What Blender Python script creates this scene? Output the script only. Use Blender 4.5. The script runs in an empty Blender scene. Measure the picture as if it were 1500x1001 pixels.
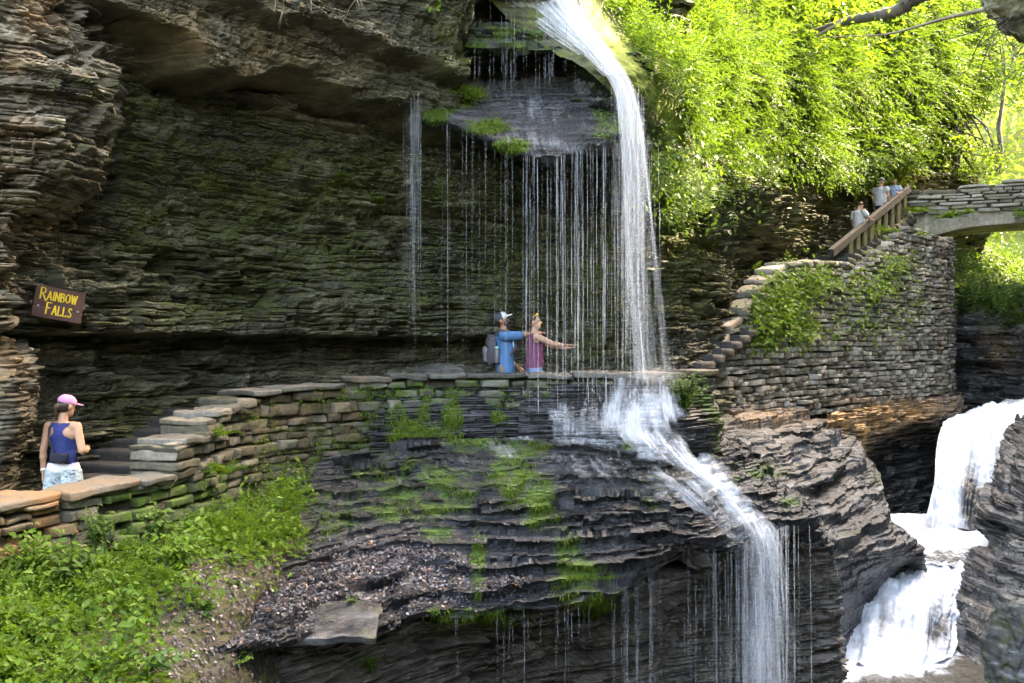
import bpy, math, random
import numpy as np
from mathutils import Vector, Matrix

random.seed(5)
SC = bpy.context.scene
COL = SC.collection
F = 1458.333; CX = 750.0; CY = 500.5        # focal length in photo pixels, photo centre
def P(px, py, D):
    return ((px-CX)/F*D, D, (CY-py)/F*D)
def project(V):
    return CX+F*V[..., 0]/np.maximum(V[..., 1], .1), CY-F*V[..., 2]/np.maximum(V[..., 1], .1)
def sstep(a, b, x):
    t = np.clip((x-a)/(b-a), 0, 1); return t*t*(3-2*t)

# ---------------------------------------------------------------- noise
_r = np.random.default_rng(11)
LAT = (_r.random((64, 64, 64)).astype(np.float32)*2-1)
def vnoise(p):
    p = np.asarray(p, dtype=np.float64)
    fl = np.floor(p); f = (p-fl); f = f*f*f*(f*(f*6-15)+10)
    i = fl.astype(np.int64)
    x0 = i[..., 0] & 63; y0 = i[..., 1] & 63; z0 = i[..., 2] & 63
    x1 = (x0+1) & 63; y1 = (y0+1) & 63; z1 = (z0+1) & 63
    fx, fy, fz = f[..., 0], f[..., 1], f[..., 2]
    a = LAT[x0, y0, z0]*(1-fx)+LAT[x1, y0, z0]*fx
    b = LAT[x0, y1, z0]*(1-fx)+LAT[x1, y1, z0]*fx
    c = LAT[x0, y0, z1]*(1-fx)+LAT[x1, y0, z1]*fx
    d = LAT[x0, y1, z1]*(1-fx)+LAT[x1, y1, z1]*fx
    return (a*(1-fy)+b*fy)*(1-fz)+(c*(1-fy)+d*fy)*fz
def fbm(p, octv=4, gain=.5):
    p = np.asarray(p, dtype=np.float64); s = 0; a = 1.; t = 0
    for k in range(octv):
        s = s+a*vnoise(p+k*17.3); t += a; a *= gain; p = p*2.03
    return s/t
def S3(V, sx, sy=None, sz=None):
    return V*np.array([sx, sy if sy is not None else sx, sz if sz is not None else sx])

# ---------------------------------------------------------------- mesh linking
def tag(o, label=None, cat=None, group=None, kind=None):
    if label: o['label'] = label
    if cat: o['category'] = cat
    if group: o['group'] = group
    if kind: o['kind'] = kind
    return o
def mesh_from(name, V, Fc, mat=None, attrs=None, uv=None, smooth=True):
    """V (n,3), Fc (m,k) with k 3 or 4, or a list of such arrays"""
    me = bpy.data.meshes.new(name)
    V = np.asarray(V, dtype=np.float32).reshape(-1, 3)
    FL = Fc if isinstance(Fc, list) else [Fc]
    FL = [np.asarray(f, dtype=np.int32) for f in FL if len(f)]
    me.vertices.add(len(V)); me.vertices.foreach_set('co', V.ravel())
    nl = sum(f.size for f in FL); npoly = sum(len(f) for f in FL)
    me.loops.add(nl); me.polygons.add(npoly)
    me.loops.foreach_set('vertex_index', np.concatenate([f.ravel() for f in FL]))
    tot = np.concatenate([np.full(len(f), f.shape[1], dtype=np.int32) for f in FL])
    st = np.concatenate([[0], np.cumsum(tot)[:-1]]).astype(np.int32)
    me.polygons.foreach_set('loop_start', st)
    me.polygons.foreach_set('use_smooth', np.full(npoly, smooth, dtype=bool))
    me.update(calc_edges=True)
    for k, a in (attrs or {}).items():
        at = me.attributes.new(k, 'FLOAT', 'POINT')
        at.data.foreach_set('value', np.asarray(a, dtype=np.float32).ravel())
    if uv is not None:
        ul = me.uv_layers.new(name='UVMap')
        li = np.concatenate([f.ravel() for f in FL])
        ul.data.foreach_set('uv', np.asarray(uv, dtype=np.float32).reshape(-1, 2)[li].ravel())
    me.validate()
    if mat: me.materials.append(mat)
    return me
def link(name, me, parent=None, loc=None, rotz=0):
    o = bpy.data.objects.new(name, me); COL.objects.link(o)
    if parent: o.parent = parent
    if loc is not None: o.location = loc
    if rotz: o.rotation_euler = (0, 0, rotz)
    return o
def empty(name, loc=(0, 0, 0), rotz=0):
    o = bpy.data.objects.new(name, None); COL.objects.link(o)
    o.location = loc; o.rotation_euler = (0, 0, rotz); o.empty_display_size = .2
    return o
class Geo:
    """collects triangles and quads, with float attributes, into one mesh"""
    def __init__(s): s.V = []; s.Q = []; s.T = []; s.n = 0; s.A = {}; s.U = []
    def add(s, V, Q=None, T=None, uv=None, **attrs):
        V = np.asarray(V, dtype=np.float64).reshape(-1, 3)
        if Q is not None and len(Q): s.Q.append(np.asarray(Q).reshape(-1, 4)+s.n)
        if T is not None and len(T): s.T.append(np.asarray(T).reshape(-1, 3)+s.n)
        for k in set(s.A) | set(attrs):
            s.A.setdefault(k, [np.zeros(s.n)])
            a = attrs.get(k, 0.)
            s.A[k].append(np.broadcast_to(np.asarray(a, dtype=np.float64).ravel() if np.ndim(a) else a, (len(V),)))
        s.U.append(np.zeros((len(V), 2)) if uv is None else np.asarray(uv).reshape(-1, 2))
        s.V.append(V); s.n += len(V)
    def mesh(s, name, mat=None, smooth=True, uv=False):
        FL = []
        if s.Q: FL.append(np.concatenate(s.Q))
        if s.T: FL.append(np.concatenate(s.T))
        return mesh_from(name, np.concatenate(s.V), FL, mat, {k: np.concatenate(a) for k, a in s.A.items()},
                         np.concatenate(s.U) if uv else None, smooth)

# ---------------------------------------------------------------- surfaces
def herm1(C, t):
    """smooth curve through rows of C (R, ...) at parameters t in 0..R-1"""
    R = len(C); i = np.clip(np.floor(t).astype(int), 0, R-2); f = t-i
    T = np.zeros_like(C); T[1:-1] = (C[2:]-C[:-2])*.5*.8; T[0] = C[1]-C[0]; T[-1] = C[-1]-C[-2]
    sh = (-1,)+(1,)*(C.ndim-1); f = f.reshape(sh)
    h00 = 2*f**3-3*f**2+1; h10 = f**3-2*f**2+f; h01 = -2*f**3+3*f**2; h11 = f**3-f**2
    return h00*C[i]+h10*T[i]+h01*C[i+1]+h11*T[i+1]
def patch(ctrl, nu, nv, world=False):
    """ctrl: rows of (px,py,D) -> V (nv,nu,3), u across columns, v down rows"""
    C = np.array([[c if world else P(*c) for c in row] for row in ctrl], dtype=np.float64)
    dr = np.linalg.norm(np.diff(C, axis=0), axis=2).mean(1); dc = np.linalg.norm(np.diff(C, axis=1), axis=2).mean(0)
    cr = np.concatenate([[0], np.cumsum(dr)]); cc = np.concatenate([[0], np.cumsum(dc)])
    tv = np.interp(np.linspace(0, cr[-1], nv), cr, np.arange(len(cr)))
    tu = np.interp(np.linspace(0, cc[-1], nu), cc, np.arange(len(cc)))
    A = herm1(C, tv)
    B = herm1(np.swapaxes(A, 0, 1), tu)
    return np.swapaxes(B, 0, 1)
def normals(V):
    du = np.gradient(V, axis=1); dv = np.gradient(V, axis=0)
    n = np.cross(du, dv); n /= np.maximum(np.linalg.norm(n, axis=2, keepdims=True), 1e-9)
    if (n*V).sum(2).mean() > 0: n = -n            # face the gorge (towards the viewer's side)
    return n
def grid_faces(nv, nu):
    i = np.arange(nv*nu).reshape(nv, nu)
    return np.stack([i[:-1, :-1], i[1:, :-1], i[1:, 1:], i[:-1, 1:]], -1).reshape(-1, 4)
def gnorm(V, Q):
    n = np.zeros_like(V)
    fn = np.cross(V[Q[:, 1]]-V[Q[:, 0]], V[Q[:, 3]]-V[Q[:, 0]])
    for k in range(4): np.add.at(n, Q[:, k], fn)
    return n/np.maximum(np.linalg.norm(n, axis=1, keepdims=True), 1e-12)
TONE = np.zeros((1, 1))
def strata(V, s, seed, levels, warp=.05):
    """layered shale relief: each bed and each jointed block stands proud by its own amount, dark grooves between"""
    rg = np.random.default_rng(seed)
    z = V[..., 2]; zz = z+warp*vnoise(S3(V, .5, .5, .7)+seed)+warp*.25*vnoise(S3(V, 2.2)+seed)
    cb = np.floor((s+.5*vnoise(S3(V, 1.1, 1.1, 2.)+seed))/.9+np.floor(zz/.42)*.37).astype(np.int64); rj = np.random.default_rng(seed+1).uniform(-1, 1, 4096)
    zz = zz+.045*rj[(cb*37+np.floor(zz/.42).astype(np.int64)*911) & 4095]          # small faults break the beds up
    lo, hi = zz.min()-1, zz.max()+1
    global TONE; tone = np.zeros_like(z)
    TT = rg.uniform(-1, 1, 8192); d = np.zeros_like(z)
    jn = .12*vnoise(S3(V, 1.6, 1.6, 4.)+3.3)+.04*vnoise(S3(V, 7.)+1.)
    for (t0, t1, amp, w0, w1, groove) in levels:
        th = rg.uniform(0, 1, 6000)**1.6*(t1-t0)+t0
        b = lo+np.concatenate([[0], np.cumsum(th)])
        L = int(np.searchsorted(b, hi))+2; b = b[:L+1]
        l = np.clip(np.searchsorted(b, zz)-1, 0, L-1)
        r1 = rg.uniform(-1, 1, L+1); w = rg.uniform(w0, w1, L+1); ph = rg.uniform(0, 100, L+1)
        q = (s+jn)/w[l]+ph[l]; idx = np.floor(q).astype(np.int64)
        h = TT[(l*1313+idx*57) & 8191]
        h2 = TT[(l*733+idx*191+77) & 8191]
        e = np.minimum(zz-b[l], b[l+1]-zz); fr = q-np.floor(q); ej = np.minimum(fr, 1-fr)*w[l]
        tilt = (fr-.5)*h2*.6
        rgn = np.clip(.55+1.5*vnoise(S3(V, .9/max(w1, .5), .9/max(w1, .5), 1.6/max(w1, .5))+seed+w1*7), .12, 1.5)   # some stretches broken, some smooth
        g = np.exp(-(e/.012)**2)*np.clip(.5+1.3*TT[(l*97+idx*29+5) & 8191], .0, 1.3)
        kl = .45 if t1 > .5 else .22
        d += amp*rgn*(kl*r1[l]+.75*h+tilt)
        d -= amp*groove*g+amp*groove*.6*np.exp(-(ej/.012)**2)*rgn
        tone = tone*.6+.45*TT[(l*411+idx*23+3) & 8191]+.3*r1[l]-.7*g*(e < .02)
        # beds are undercut towards their lower edge
        d -= amp*rgn*.45*np.clip(1-(zz-b[l])/np.maximum(th[l], 1e-3), 0, 1)**2
    TONE = np.clip(tone, -1, 1)
    return d
def terrace(V, s, seed, t0, t1, jag=.06, sharp=.35, mix=.85, lip=0.):
    """turns a slope into thin stepped beds (moves points up/down)"""
    rg = np.random.default_rng(seed); V = V.copy(); z = V[..., 2]
    w = jag*1.0*fbm(S3(V, .7, .7, .2)+seed, 2, .5)+jag*.22*fbm(S3(V, 5, 5, 1)+seed, 3, .6)
    lo, hi = z.min()-1, z.max()+1
    th = rg.uniform(0, 1, 4000)**1.5*(t1-t0)+t0; b = lo+np.concatenate([[0], np.cumsum(th)])
    L = int(np.searchsorted(b, hi))+2; b = b[:L+1]; TT = rg.uniform(-1, 1, 8192)
    l0 = np.clip(np.searchsorted(b, z)-1, 0, L-1)
    bw = rg.uniform(.3, 1.3, L+1)
    jn = .1*vnoise(S3(V, 2., 2., .2))
    idx = np.floor((s+jn)/bw[l0]+l0*.37).astype(np.int64)
    zz = z+w+jag*.42*TT[(l0*1313+idx*57) & 8191]
    l = np.clip(np.searchsorted(b, zz)-1, 0, L-1)
    t = (zz-b[l])/th[l]
    t2 = np.clip((t-.5)/sharp+.5, 0, 1); t2 = t2*t2*(3-2*t2)
    zt = b[l]+th[l]*(t2*.78+.22*t)
    global TONE; TONE = np.clip(.7*TT[(l*211+idx*3) & 8191]+.4*TT[(l*57+np.floor(s*2.3+l*.77).astype(np.int64)*131) & 8191], -1, 1)
    rgn = np.clip(.62+1.5*fbm(S3(V, .8, .8, .8)+seed+5, 3), .45, 1.)       # stepped stretches and smooth slabs
    V[..., 2] = z+(zt-w*.6-z)*mix*rgn
    if lip: V[..., 1] -= lip*rgn*np.clip(th[l]/.10, .3, 1.6)*np.exp(-((t-.66)/.13)**2)     # treads jut out over the riser below
    return V
def arclen(V):
    """distance along u, from the mean row"""
    m = V.mean(0); d = np.linalg.norm(np.diff(m, axis=0), axis=1)
    return np.broadcast_to(np.concatenate([[0], np.cumsum(d)])[None, :], V.shape[:2])
def blobs(V, spots, noise=.5, seed=0, scale=2.5):
    """soft patches round places of the surface; spots: (px,py,rx,ry,val) of the spot's centre as measured in the photo"""
    px, py = project(V); m = np.zeros(px.shape)
    for (a, b, rx, ry, v) in spots:
        m = np.maximum(m, v*np.exp(-(((px-a)/rx)**2+((py-b)/ry)**2)))
    return np.clip(m*(1+noise*2*fbm(S3(V, scale)+seed, 4, .6)), 0, 1)

# ---------------------------------------------------------------- small solids
def rough_box(lx, ly, lz, n=5, e=.35, amp=.03, seed=0, nz=None):
    """a block with rounded arrises and uneven faces, centred; returns V,Q"""
    rg = np.random.default_rng(seed); Vs = []; Qs = []; c = 0
    g = np.linspace(-1, 1, n); a, b = np.meshgrid(g, g); o = np.ones_like(a)
    for ax in range(3):
        for sg in (-1, 1):
            p = [a, b]; q = [None]*3; q[ax] = o*sg; q[(ax+1) % 3] = a; q[(ax+2) % 3] = b*sg
            Vs.append(np.stack(q, -1).reshape(-1, 3)); Qs.append(grid_faces(n, n)[:, ::-1]+c); c += n*n
    V = np.concatenate(Vs); Q = np.concatenate(Qs)
    k = 1/e*2
    r = (np.abs(V)**k).sum(1)**(1/k); V = V/r[:, None]
    V = V*np.array([lx, ly, lz])*.5*1.02
    off = rg.uniform(0, 50, 3)
    nz_ = np.stack([vnoise(V*2.2/max(min(lx, ly), .1)+off+j*9) for j in range(3)], 1)
    V = V+nz_*amp+amp*.4*np.stack([vnoise(V*9+off+j*9) for j in range(3)], 1)
    return V, Q
def tube(path, radii, sides=6, cap=True):
    path = np.asarray(path, dtype=np.float64); n = len(path); radii = np.broadcast_to(radii, (n,))
    t = np.gradient(path, axis=0); t /= np.maximum(np.linalg.norm(t, axis=1, keepdims=True), 1e-9)
    up = np.array([0, 0, 1.]) if abs(t[0, 2]) < .9 else np.array([1., 0, 0])
    V = []
    u = np.cross(t[0], up); u /= np.linalg.norm(u)
    for k in range(n):
        u = u-t[k]*np.dot(u, t[k]); u /= max(np.linalg.norm(u), 1e-9); w = np.cross(t[k], u)
        an = np.arange(sides)*2*math.pi/sides
        V.append(path[k]+radii[k]*(np.cos(an)[:, None]*u+np.sin(an)[:, None]*w))
    V = np.concatenate(V); Q = []
    i = np.arange(sides); j = (i+1) % sides
    for k in range(n-1):
        Q.append(np.stack([k*sides+i, k*sides+j, (k+1)*sides+j, (k+1)*sides+i], -1))
    Q = np.concatenate(Q); T = []
    if cap:
        V = np.concatenate([V, path[:1], path[-1:]]); a = n*sides
        T = np.concatenate([np.stack([j, i, np.full(sides, a)], -1),
                            np.stack([(n-1)*sides+i, (n-1)*sides+j, np.full(sides, a+1)], -1)])
    return V, Q, T
def bar(a, b, wx, wy, up=(0, 0, 1)):
    """a square timber from a to b"""
    a = np.array(a, float); b = np.array(b, float); t = (b-a)/np.linalg.norm(b-a); up = np.array(up, float)
    s = np.cross(t, up); s /= np.linalg.norm(s); u = np.cross(s, t)
    V = []
    for p in (a, b):
        for (i, j) in ((-1, -1), (1, -1), (1, 1), (-1, 1)): V.append(p+s*i*wx/2+u*j*wy/2)
    Q = [[0, 1, 2, 3], [7, 6, 5, 4], [0, 4, 5, 1], [1, 5, 6, 2], [2, 6, 7, 3], [3, 7, 4, 0]]
    return np.array(V), np.array(Q)
def bevel_mod(o, w=.006, seg=2):
    m = o.modifiers.new('bevel', 'BEVEL'); m.width = w; m.segments = seg; m.limit_method = 'ANGLE'; return o

# ---------------------------------------------------------------- materials
def nodes(name):
    m = bpy.data.materials.new(name); m.use_nodes = True; nt = m.node_tree
    for n in list(nt.nodes): nt.nodes.remove(n)
    return m, nt
class NT:
    def __init__(s, name): s.m, s.t = nodes(name)
    def n(s, typ, **kw):
        x = s.t.nodes.new(typ)
        for k, v in kw.items():
            if k.startswith('i_'):
                key = k[2:]; key = int(key) if key.isdigit() else key.replace('_', ' ')
                s.set(x.inputs[key], v)
            else: setattr(x, k, v)
        return x
    def set(s, sock, v):
        if isinstance(v, bpy.types.NodeSocket): s.t.links.new(v, sock)
        elif isinstance(v, bpy.types.Node): s.t.links.new(v.outputs[0], sock)
        else: sock.default_value = v if not (isinstance(v, tuple) and len(v) == 3 and sock.type == 'RGBA') else v+(1,)
    def math(s, op, a, b=0., clamp=False):
        x = s.n('ShaderNodeMath', operation=op, use_clamp=clamp); s.set(x.inputs[0], a); s.set(x.inputs[1], b); return x.outputs[0]
    def mix(s, f, a, b, blend='MIX'):
        x = s.n('ShaderNodeMix', data_type='RGBA', blend_type=blend); s.set(x.inputs['Factor'], f); s.set(x.inputs[6], a); s.set(x.inputs[7], b); return x.outputs[2]
    def mixf(s, f, a, b):
        x = s.n('ShaderNodeMix', data_type='FLOAT'); s.set(x.inputs['Factor'], f); s.set(x.inputs[2], a); s.set(x.inputs[3], b); return x.outputs[0]
    def ramp(s, f, stops):
        x = s.n('ShaderNodeValToRGB'); s.set(x.inputs[0], f); e = x.color_ramp.elements
        while len(e) < len(stops): e.new(.5)
        for k, (p, c) in enumerate(stops):
            e[k].position = p; e[k].color = (c, c, c, 1) if not isinstance(c, tuple) else c+(1,)
        return x.outputs[0]
    def attr(s, name): return s.n('ShaderNodeAttribute', attribute_name=name).outputs['Fac']
    def coord(s, scale=(1, 1, 1), out='Object', rot=(0, 0, 0)):
        tc = s.n('ShaderNodeTexCoord'); mp = s.n('ShaderNodeMapping'); s.set(mp.inputs[0], tc.outputs[out]); mp.inputs['Scale'].default_value = scale
        mp.inputs['Rotation'].default_value = rot; return mp.outputs[0]
    def noise(s, vec, scale=1., detail=5., rough=.6, dist=0.):
        x = s.n('ShaderNodeTexNoise'); s.set(x.inputs['Vector'], vec); x.inputs['Scale'].default_value = scale
        x.inputs['Detail'].default_value = detail; x.inputs['Roughness'].default_value = rough; x.inputs['Distortion'].default_value = dist; return x.outputs[0]
    def bump(s, h, strength=.5, dist=.02, nrm=None):
        x = s.n('ShaderNodeBump'); x.inputs['Strength'].default_value = strength; x.inputs['Distance'].default_value = dist
        s.set(x.inputs['Height'], h)
        if nrm is not None: s.set(x.inputs['Normal'], nrm)
        return x.outputs[0]
    def out(s, sh):
        o = s.n('ShaderNodeOutputMaterial'); s.set(o.inputs[0], sh); return s.m
    def bsdf(s, col, rough=.7, nrm=None, spec=.5, **kw):
        x = s.n('ShaderNodeBsdfPrincipled'); s.set(x.inputs['Base Color'], col); s.set(x.inputs['Roughness'], rough); s.set(x.inputs['Specular IOR Level'], spec)
        if nrm is not None: s.set(x.inputs['Normal'], nrm)
        for k, v in kw.items(): s.set(x.inputs[k.replace('_', ' ')], v)
        return x.outputs[0]

def rock_mat(name, dark, mid, light, tint=(.34, .2, .09), rough=.8, zs=7., moss=(.035, .045, .008), moss2=(.10, .11, .016), wetrough=.22, bump=.55):
    k = NT(name)
    v = k.coord((1, 1, zs)); v1 = k.coord()
    a = k.noise(v, 1.5, 9, .68, .3); b = k.noise(v1, .55, 5, .6); c = k.noise(v1, 9, 6, .65)
    col = k.ramp(a, [(.33, dark), (.5, mid), (.66, light)])
    col = k.mix(1., col, k.ramp(b, [(.3, .55), (.7, 1.45)]), 'MULTIPLY')
    col = k.mix(1., col, k.ramp(c, [(.3, .6), (.72, 1.35)]), 'MULTIPLY')
    # rusty and lichen flecks
    fl = k.ramp(k.noise(k.coord((1, 1, 2.5)), 3.1, 7, .7), [(.6, 0.), (.7, 1.)])
    col = k.mix(k.math('MULTIPLY', fl, .35), col, light)
    t = k.math('MULTIPLY', k.attr('tint'), k.ramp(k.noise(k.coord((1.5, 1.5, .7)), 1.7, 5, .6), [(.35, .25), (.6, 1.)]))
    col = k.mix(t, col, k.mix(k.ramp(c, [(.4, 0.), (.6, 1.)]), tint, tuple(min(1, x*1.5+.03) for x in tint)))
    col = k.mix(1., col, k.math('ADD', k.math('MULTIPLY', k.attr('tone'), .5), 1.), 'MULTIPLY')
    w = k.attr('wet')
    col = k.mix(k.math('MULTIPLY', w, .55), col, k.mix(1., col, (.25, .27, .30), 'MULTIPLY'))
    mn = k.noise(v1, 5., 7, .7)
    mf = k.ramp(k.math('ADD', k.math('MULTIPLY', k.attr('moss'), 1.05), k.math('MULTIPLY', k.math('SUBTRACT', mn, .5), 1.9)), [(.38, 0.), (.75, .92)])
    mcol = k.mix(k.ramp(k.noise(v1, 22, 4, .7), [(.35, 0.), (.65, 1.)]), moss, moss2)
    col = k.mix(mf, col, mcol)
    r = k.mixf(w, rough, wetrough); r = k.mixf(mf, r, .95)
    r = k.math('ADD', r, k.math('MULTIPLY', k.math('SUBTRACT', c, .5), .3), True)
    hb = k.math('ADD', k.noise(k.coord((1, 1, 3.5)), 11, 8, .7), k.math('MULTIPLY', k.noise(v1, 48, 4, .7), .35))
    n = k.bump(hb, bump, .035)
    return k.out(k.bsdf(col, r, n, .5))
def plain_mat(name, col, rough=.7, var=.2, scale=20., bump=.15, spec=.4, dist=.004):
    k = NT(name); v = k.coord(); a = k.noise(v, scale, 5, .6); b = k.noise(v, scale*.2, 3, .6)
    c = k.mix(1., col, k.ramp(a, [(.3, 1-var), (.7, 1+var)]), 'MULTIPLY')
    c = k.mix(1., c, k.ramp(b, [(.3, 1-var), (.7, 1+var)]), 'MULTIPLY')
    return k.out(k.bsdf(c, rough, k.bump(a, bump, dist), spec))
def leaf_mat(name, c0, c1, trans=.45, rough=.5):
    k = NT(name); g = k.n('ShaderNodeNewGeometry').outputs['Random Per Island']
    b = k.noise(k.coord(), .7, 3, .6)
    f = k.math('ADD', k.math('MULTIPLY', g, .7), k.math('MULTIPLY', k.math('SUBTRACT', b, .35), .9), True)
    col = k.mix(f, c0, c1)
    d = k.bsdf(col, rough, spec=.35)
    tr = k.n('ShaderNodeBsdfTranslucent'); k.set(tr.inputs[0], k.mix(1., col, (1.25, 1.2, .55), 'MULTIPLY'))
    x = k.n('ShaderNodeMixShader'); k.set(x.inputs[0], trans); k.set(x.inputs[1], d); k.set(x.inputs[2], tr.outputs[0])
    return k.out(x.outputs[0])
def stone_mat(name, dark, mid, light, moss=(.05, .09, .014), mossamt=.0, tint=(.30, .16, .07), rough=.85):
    k = NT(name); g = k.n('ShaderNodeNewGeometry').outputs['Random Per Island']
    v = k.coord((1, 1, 3)); v1 = k.coord(); a = k.noise(v, 3, 8, .65); c = k.noise(v1, 16, 6, .7)
    f = k.math('ADD', k.math('MULTIPLY', g, .75), k.math('MULTIPLY', a, .3), True)
    col = k.ramp(f, [(.1, dark), (.5, mid), (.95, light)])
    col = k.mix(1., col, k.ramp(c, [(.3, .55), (.72, 1.35)]), 'MULTIPLY')
    t = k.math('MULTIPLY', k.attr('tint'), k.ramp(k.noise(v1, 2.3, 4, .6), [(.4, .1), (.6, 1.)]))
    col = k.mix(t, col, tint)
    w = k.attr('wet'); col = k.mix(k.math('MULTIPLY', w, .6), col, k.mix(1., col, (.28, .3, .33), 'MULTIPLY'))
    mn = k.noise(v1, 4., 7, .7)
    mf = k.ramp(k.math('ADD', k.math('ADD', k.attr('moss'), mossamt), k.math('MULTIPLY', k.math('SUBTRACT', mn, .5), 1.3)), [(.4, 0.), (.6, 1.)])
    col = k.mix(mf, col, k.mix(c, moss, tuple(x*1.9 for x in moss)))
    r = k.mixf(w, rough, .3)
    n = k.bump(k.math('ADD', c, k.math('MULTIPLY', k.noise(k.coord((1, 1, 3)), 22, 6, .7), .8)), .6, .02)
    return k.out(k.bsdf(col, r, n, .4))
# ================================================================ ROCK
M_CLIFF = rock_mat('cliff_shale', (.028, .027, .014), (.095, .090, .052), (.23, .215, .14))
M_TAN = rock_mat('buttress_shale', (.045, .04, .026), (.135, .118, .08), (.30, .27, .205), zs=4., bump=.8)
M_TERR = rock_mat('wet_terrace_shale', (.008, .0085, .009), (.027, .029, .031), (.085, .089, .094), wetrough=.33, tint=(.17, .145, .115), moss=(.03, .06, .009), moss2=(.085, .15, .015), bump=.6)
M_GORGE = rock_mat('stream_cut_shale', (.022, .022, .023), (.085, .084, .082), (.22, .215, .20), wetrough=.22, tint=(.50, .30, .12), zs=9.)
M_SLIDE = rock_mat('mossy_slide_rock', (.05, .05, .03), (.10, .11, .04), (.2, .19, .1), moss=(.10, .14, .012), moss2=(.2, .24, .03))
M_SOIL = rock_mat('bank_soil', (.012, .012, .008), (.035, .03, .02), (.08, .07, .055), zs=1.)

LV_CLIFF = [(.30, .85, .17, .7, 2.4, .2), (.07, .24, .15, .2, .9, .35), (.025, .09, .055, .08, .45, .4)]
def sheet_geo(G, V, **attrs):
    nv, nu = V.shape[:2]
    uu, vv = np.meshgrid(np.linspace(0, 1, nu), np.linspace(0, 1, nv))
    if 'tone' not in attrs: attrs['tone'] = TONE if TONE.shape == V.shape[:2] else 0.
    Q = grid_faces(nv, nu)
    G.add(V, Q, uv=np.stack([uu, vv], -1), **attrs)
    return V

# ---- the long overhanging cliff behind the path, running on behind the far stairs
plan_pts = [(-420, 9.6), (-60, 10.7), (40, 11.4), (135, 12.2), (250, 13.3), (400, 14.7), (550, 16.1), (700, 17.1), (850, 17.8), (960, 18.3), (1035, 19.7), (1085, 23.5), (1150, 28.6), (1230, 33), (1310, 36.5), (1420, 39.5)]
PL = np.array([[(a-CX)/F*d, d, 0] for a, d in plan_pts])
def plan_curve(n):
    L = np.concatenate([[0], np.cumsum(np.linalg.norm(np.diff(PL, axis=0), axis=1))])
    # resolution follows what is near
    C = herm1(PL, np.linspace(0, len(PL)-1, 4000)); px = CX+F*C[:, 0]/C[:, 1]
    w = np.concatenate([[0], np.cumsum(np.abs(np.diff(px))+.15*np.linalg.norm(np.diff(C, axis=0), axis=1)*60)])
    C = np.stack([np.interp(np.linspace(0, w[-1], n), w, C[:, j]) for j in range(3)], 1)
    t = np.gradient(C, axis=0); t /= np.linalg.norm(t, axis=1, keepdims=True)
    nn = np.stack([t[:, 1], -t[:, 0], np.zeros(n)], 1)
    ss = np.concatenate([[0], np.cumsum(np.linalg.norm(np.diff(C, axis=0), axis=1))])
    return C, nn, ss
def cliff_sheet(nu, zz, seed, coarse=False):
    C, nn, ss = plan_curve(nu); nz = len(zz)
    px0 = CX+F*C[:, 0]/C[:, 1]
    Z = np.broadcast_to(zz[:, None], (nz, nu)); PX = np.broadcast_to(px0[None, :], (nz, nu)); S = np.broadcast_to(ss[None, :], (nz, nu))
    k1 = 1-sstep(690, 800, PX); k2 = 1-sstep(585, 640, PX); k3 = sstep(990, 1080, PX)
    B = np.stack([np.broadcast_to(C[:, 0], (nz, nu)), np.broadcast_to(C[:, 1], (nz, nu)), Z], -1).copy()
    wob = .06*fbm(S3(B, .9, .9, .2)+4, 3)
    out = np.zeros((nz, nu))
    zl = Z+wob
    ledge = .62*sstep(.04, .10, zl)*(1-.25*sstep(.25, 1.3, zl))+.15*sstep(1.2, 2.6, zl)
    out += ledge*k1*(1-k3)+(1-k1)*(1-k3)*(.15+.1*sstep(0, 3, zl))
    out += .12*np.exp(-((Z+1.1)/.5)**2)
    out += .3*sstep(1.6, 3.2, Z)*(1-k3)*k1
    bw = .28*vnoise(S3(B, .55, .55, .0)+9)+.12*vnoise(S3(B, 2.1, 2.1, .0)+2)
    out += k2*(.95*sstep(3.32, 3.46, Z+bw)+.35*sstep(3.9, 4.05, Z+bw*.5)+.5*sstep(4.4, 5.6, Z))
    zlip = np.interp(PX, [1000, 1080, 1150, 1240, 1310], [2.7, 3.3, 4.4, 5.5, 6.0]); out += k3*(.7*sstep(1.4, 3., Z)-9*sstep(0, 3.6, Z-zlip))
    # the little hollow in the wall
    hp, hy = project(B)
    out -= .5*np.exp(-(((hp-212)/26)**2+((hy-388)/13)**2)**1.5)
    up = sstep(3.3, 3.5, Z+bw)*k2
    B += nn[None]*out[..., None]
    d = strata(B, S, seed, LV_CLIFF)
    blocky = strata(B, S, seed+5, [(.35, .9, .45, .7, 1.8, .05), (.15, .4, .12, .4, 1.2, .3)], warp=.25)
    d = d*(1-.65*up)+blocky*up*.8
    d += .07*fbm(S3(B, 2.2, 2.2, 5)+8, 6, .6)+.05*(.35-np.abs(fbm(S3(B, 5, 5, 8)+18, 5, .65)))*2+.14*fbm(S3(B, .5, .5, .8)+3, 3)
    damp = 1.+.6*k3
    B += nn[None]*(d*damp)[..., None]
    B[..., 2] += .02*vnoise(S3(B, 4, 4, 8)+5)
    return B, S
G = Geo()
nu = 1150; zf = np.linspace(-3.2, 6.2, 780)
CL, CS = cliff_sheet(nu, zf, 21)
px, py = project(CL)
nrmz = normals(CL)[..., 2]
moss = .43+.34*fbm(S3(CL, .8, .8, 1.6)+30, 4)+.25*np.clip(nrmz, 0, 1)
moss = moss*sstep(60, 200, px)*(1-.6*sstep(-.2, -.05, -np.abs(py-530)/400)) 
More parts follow.
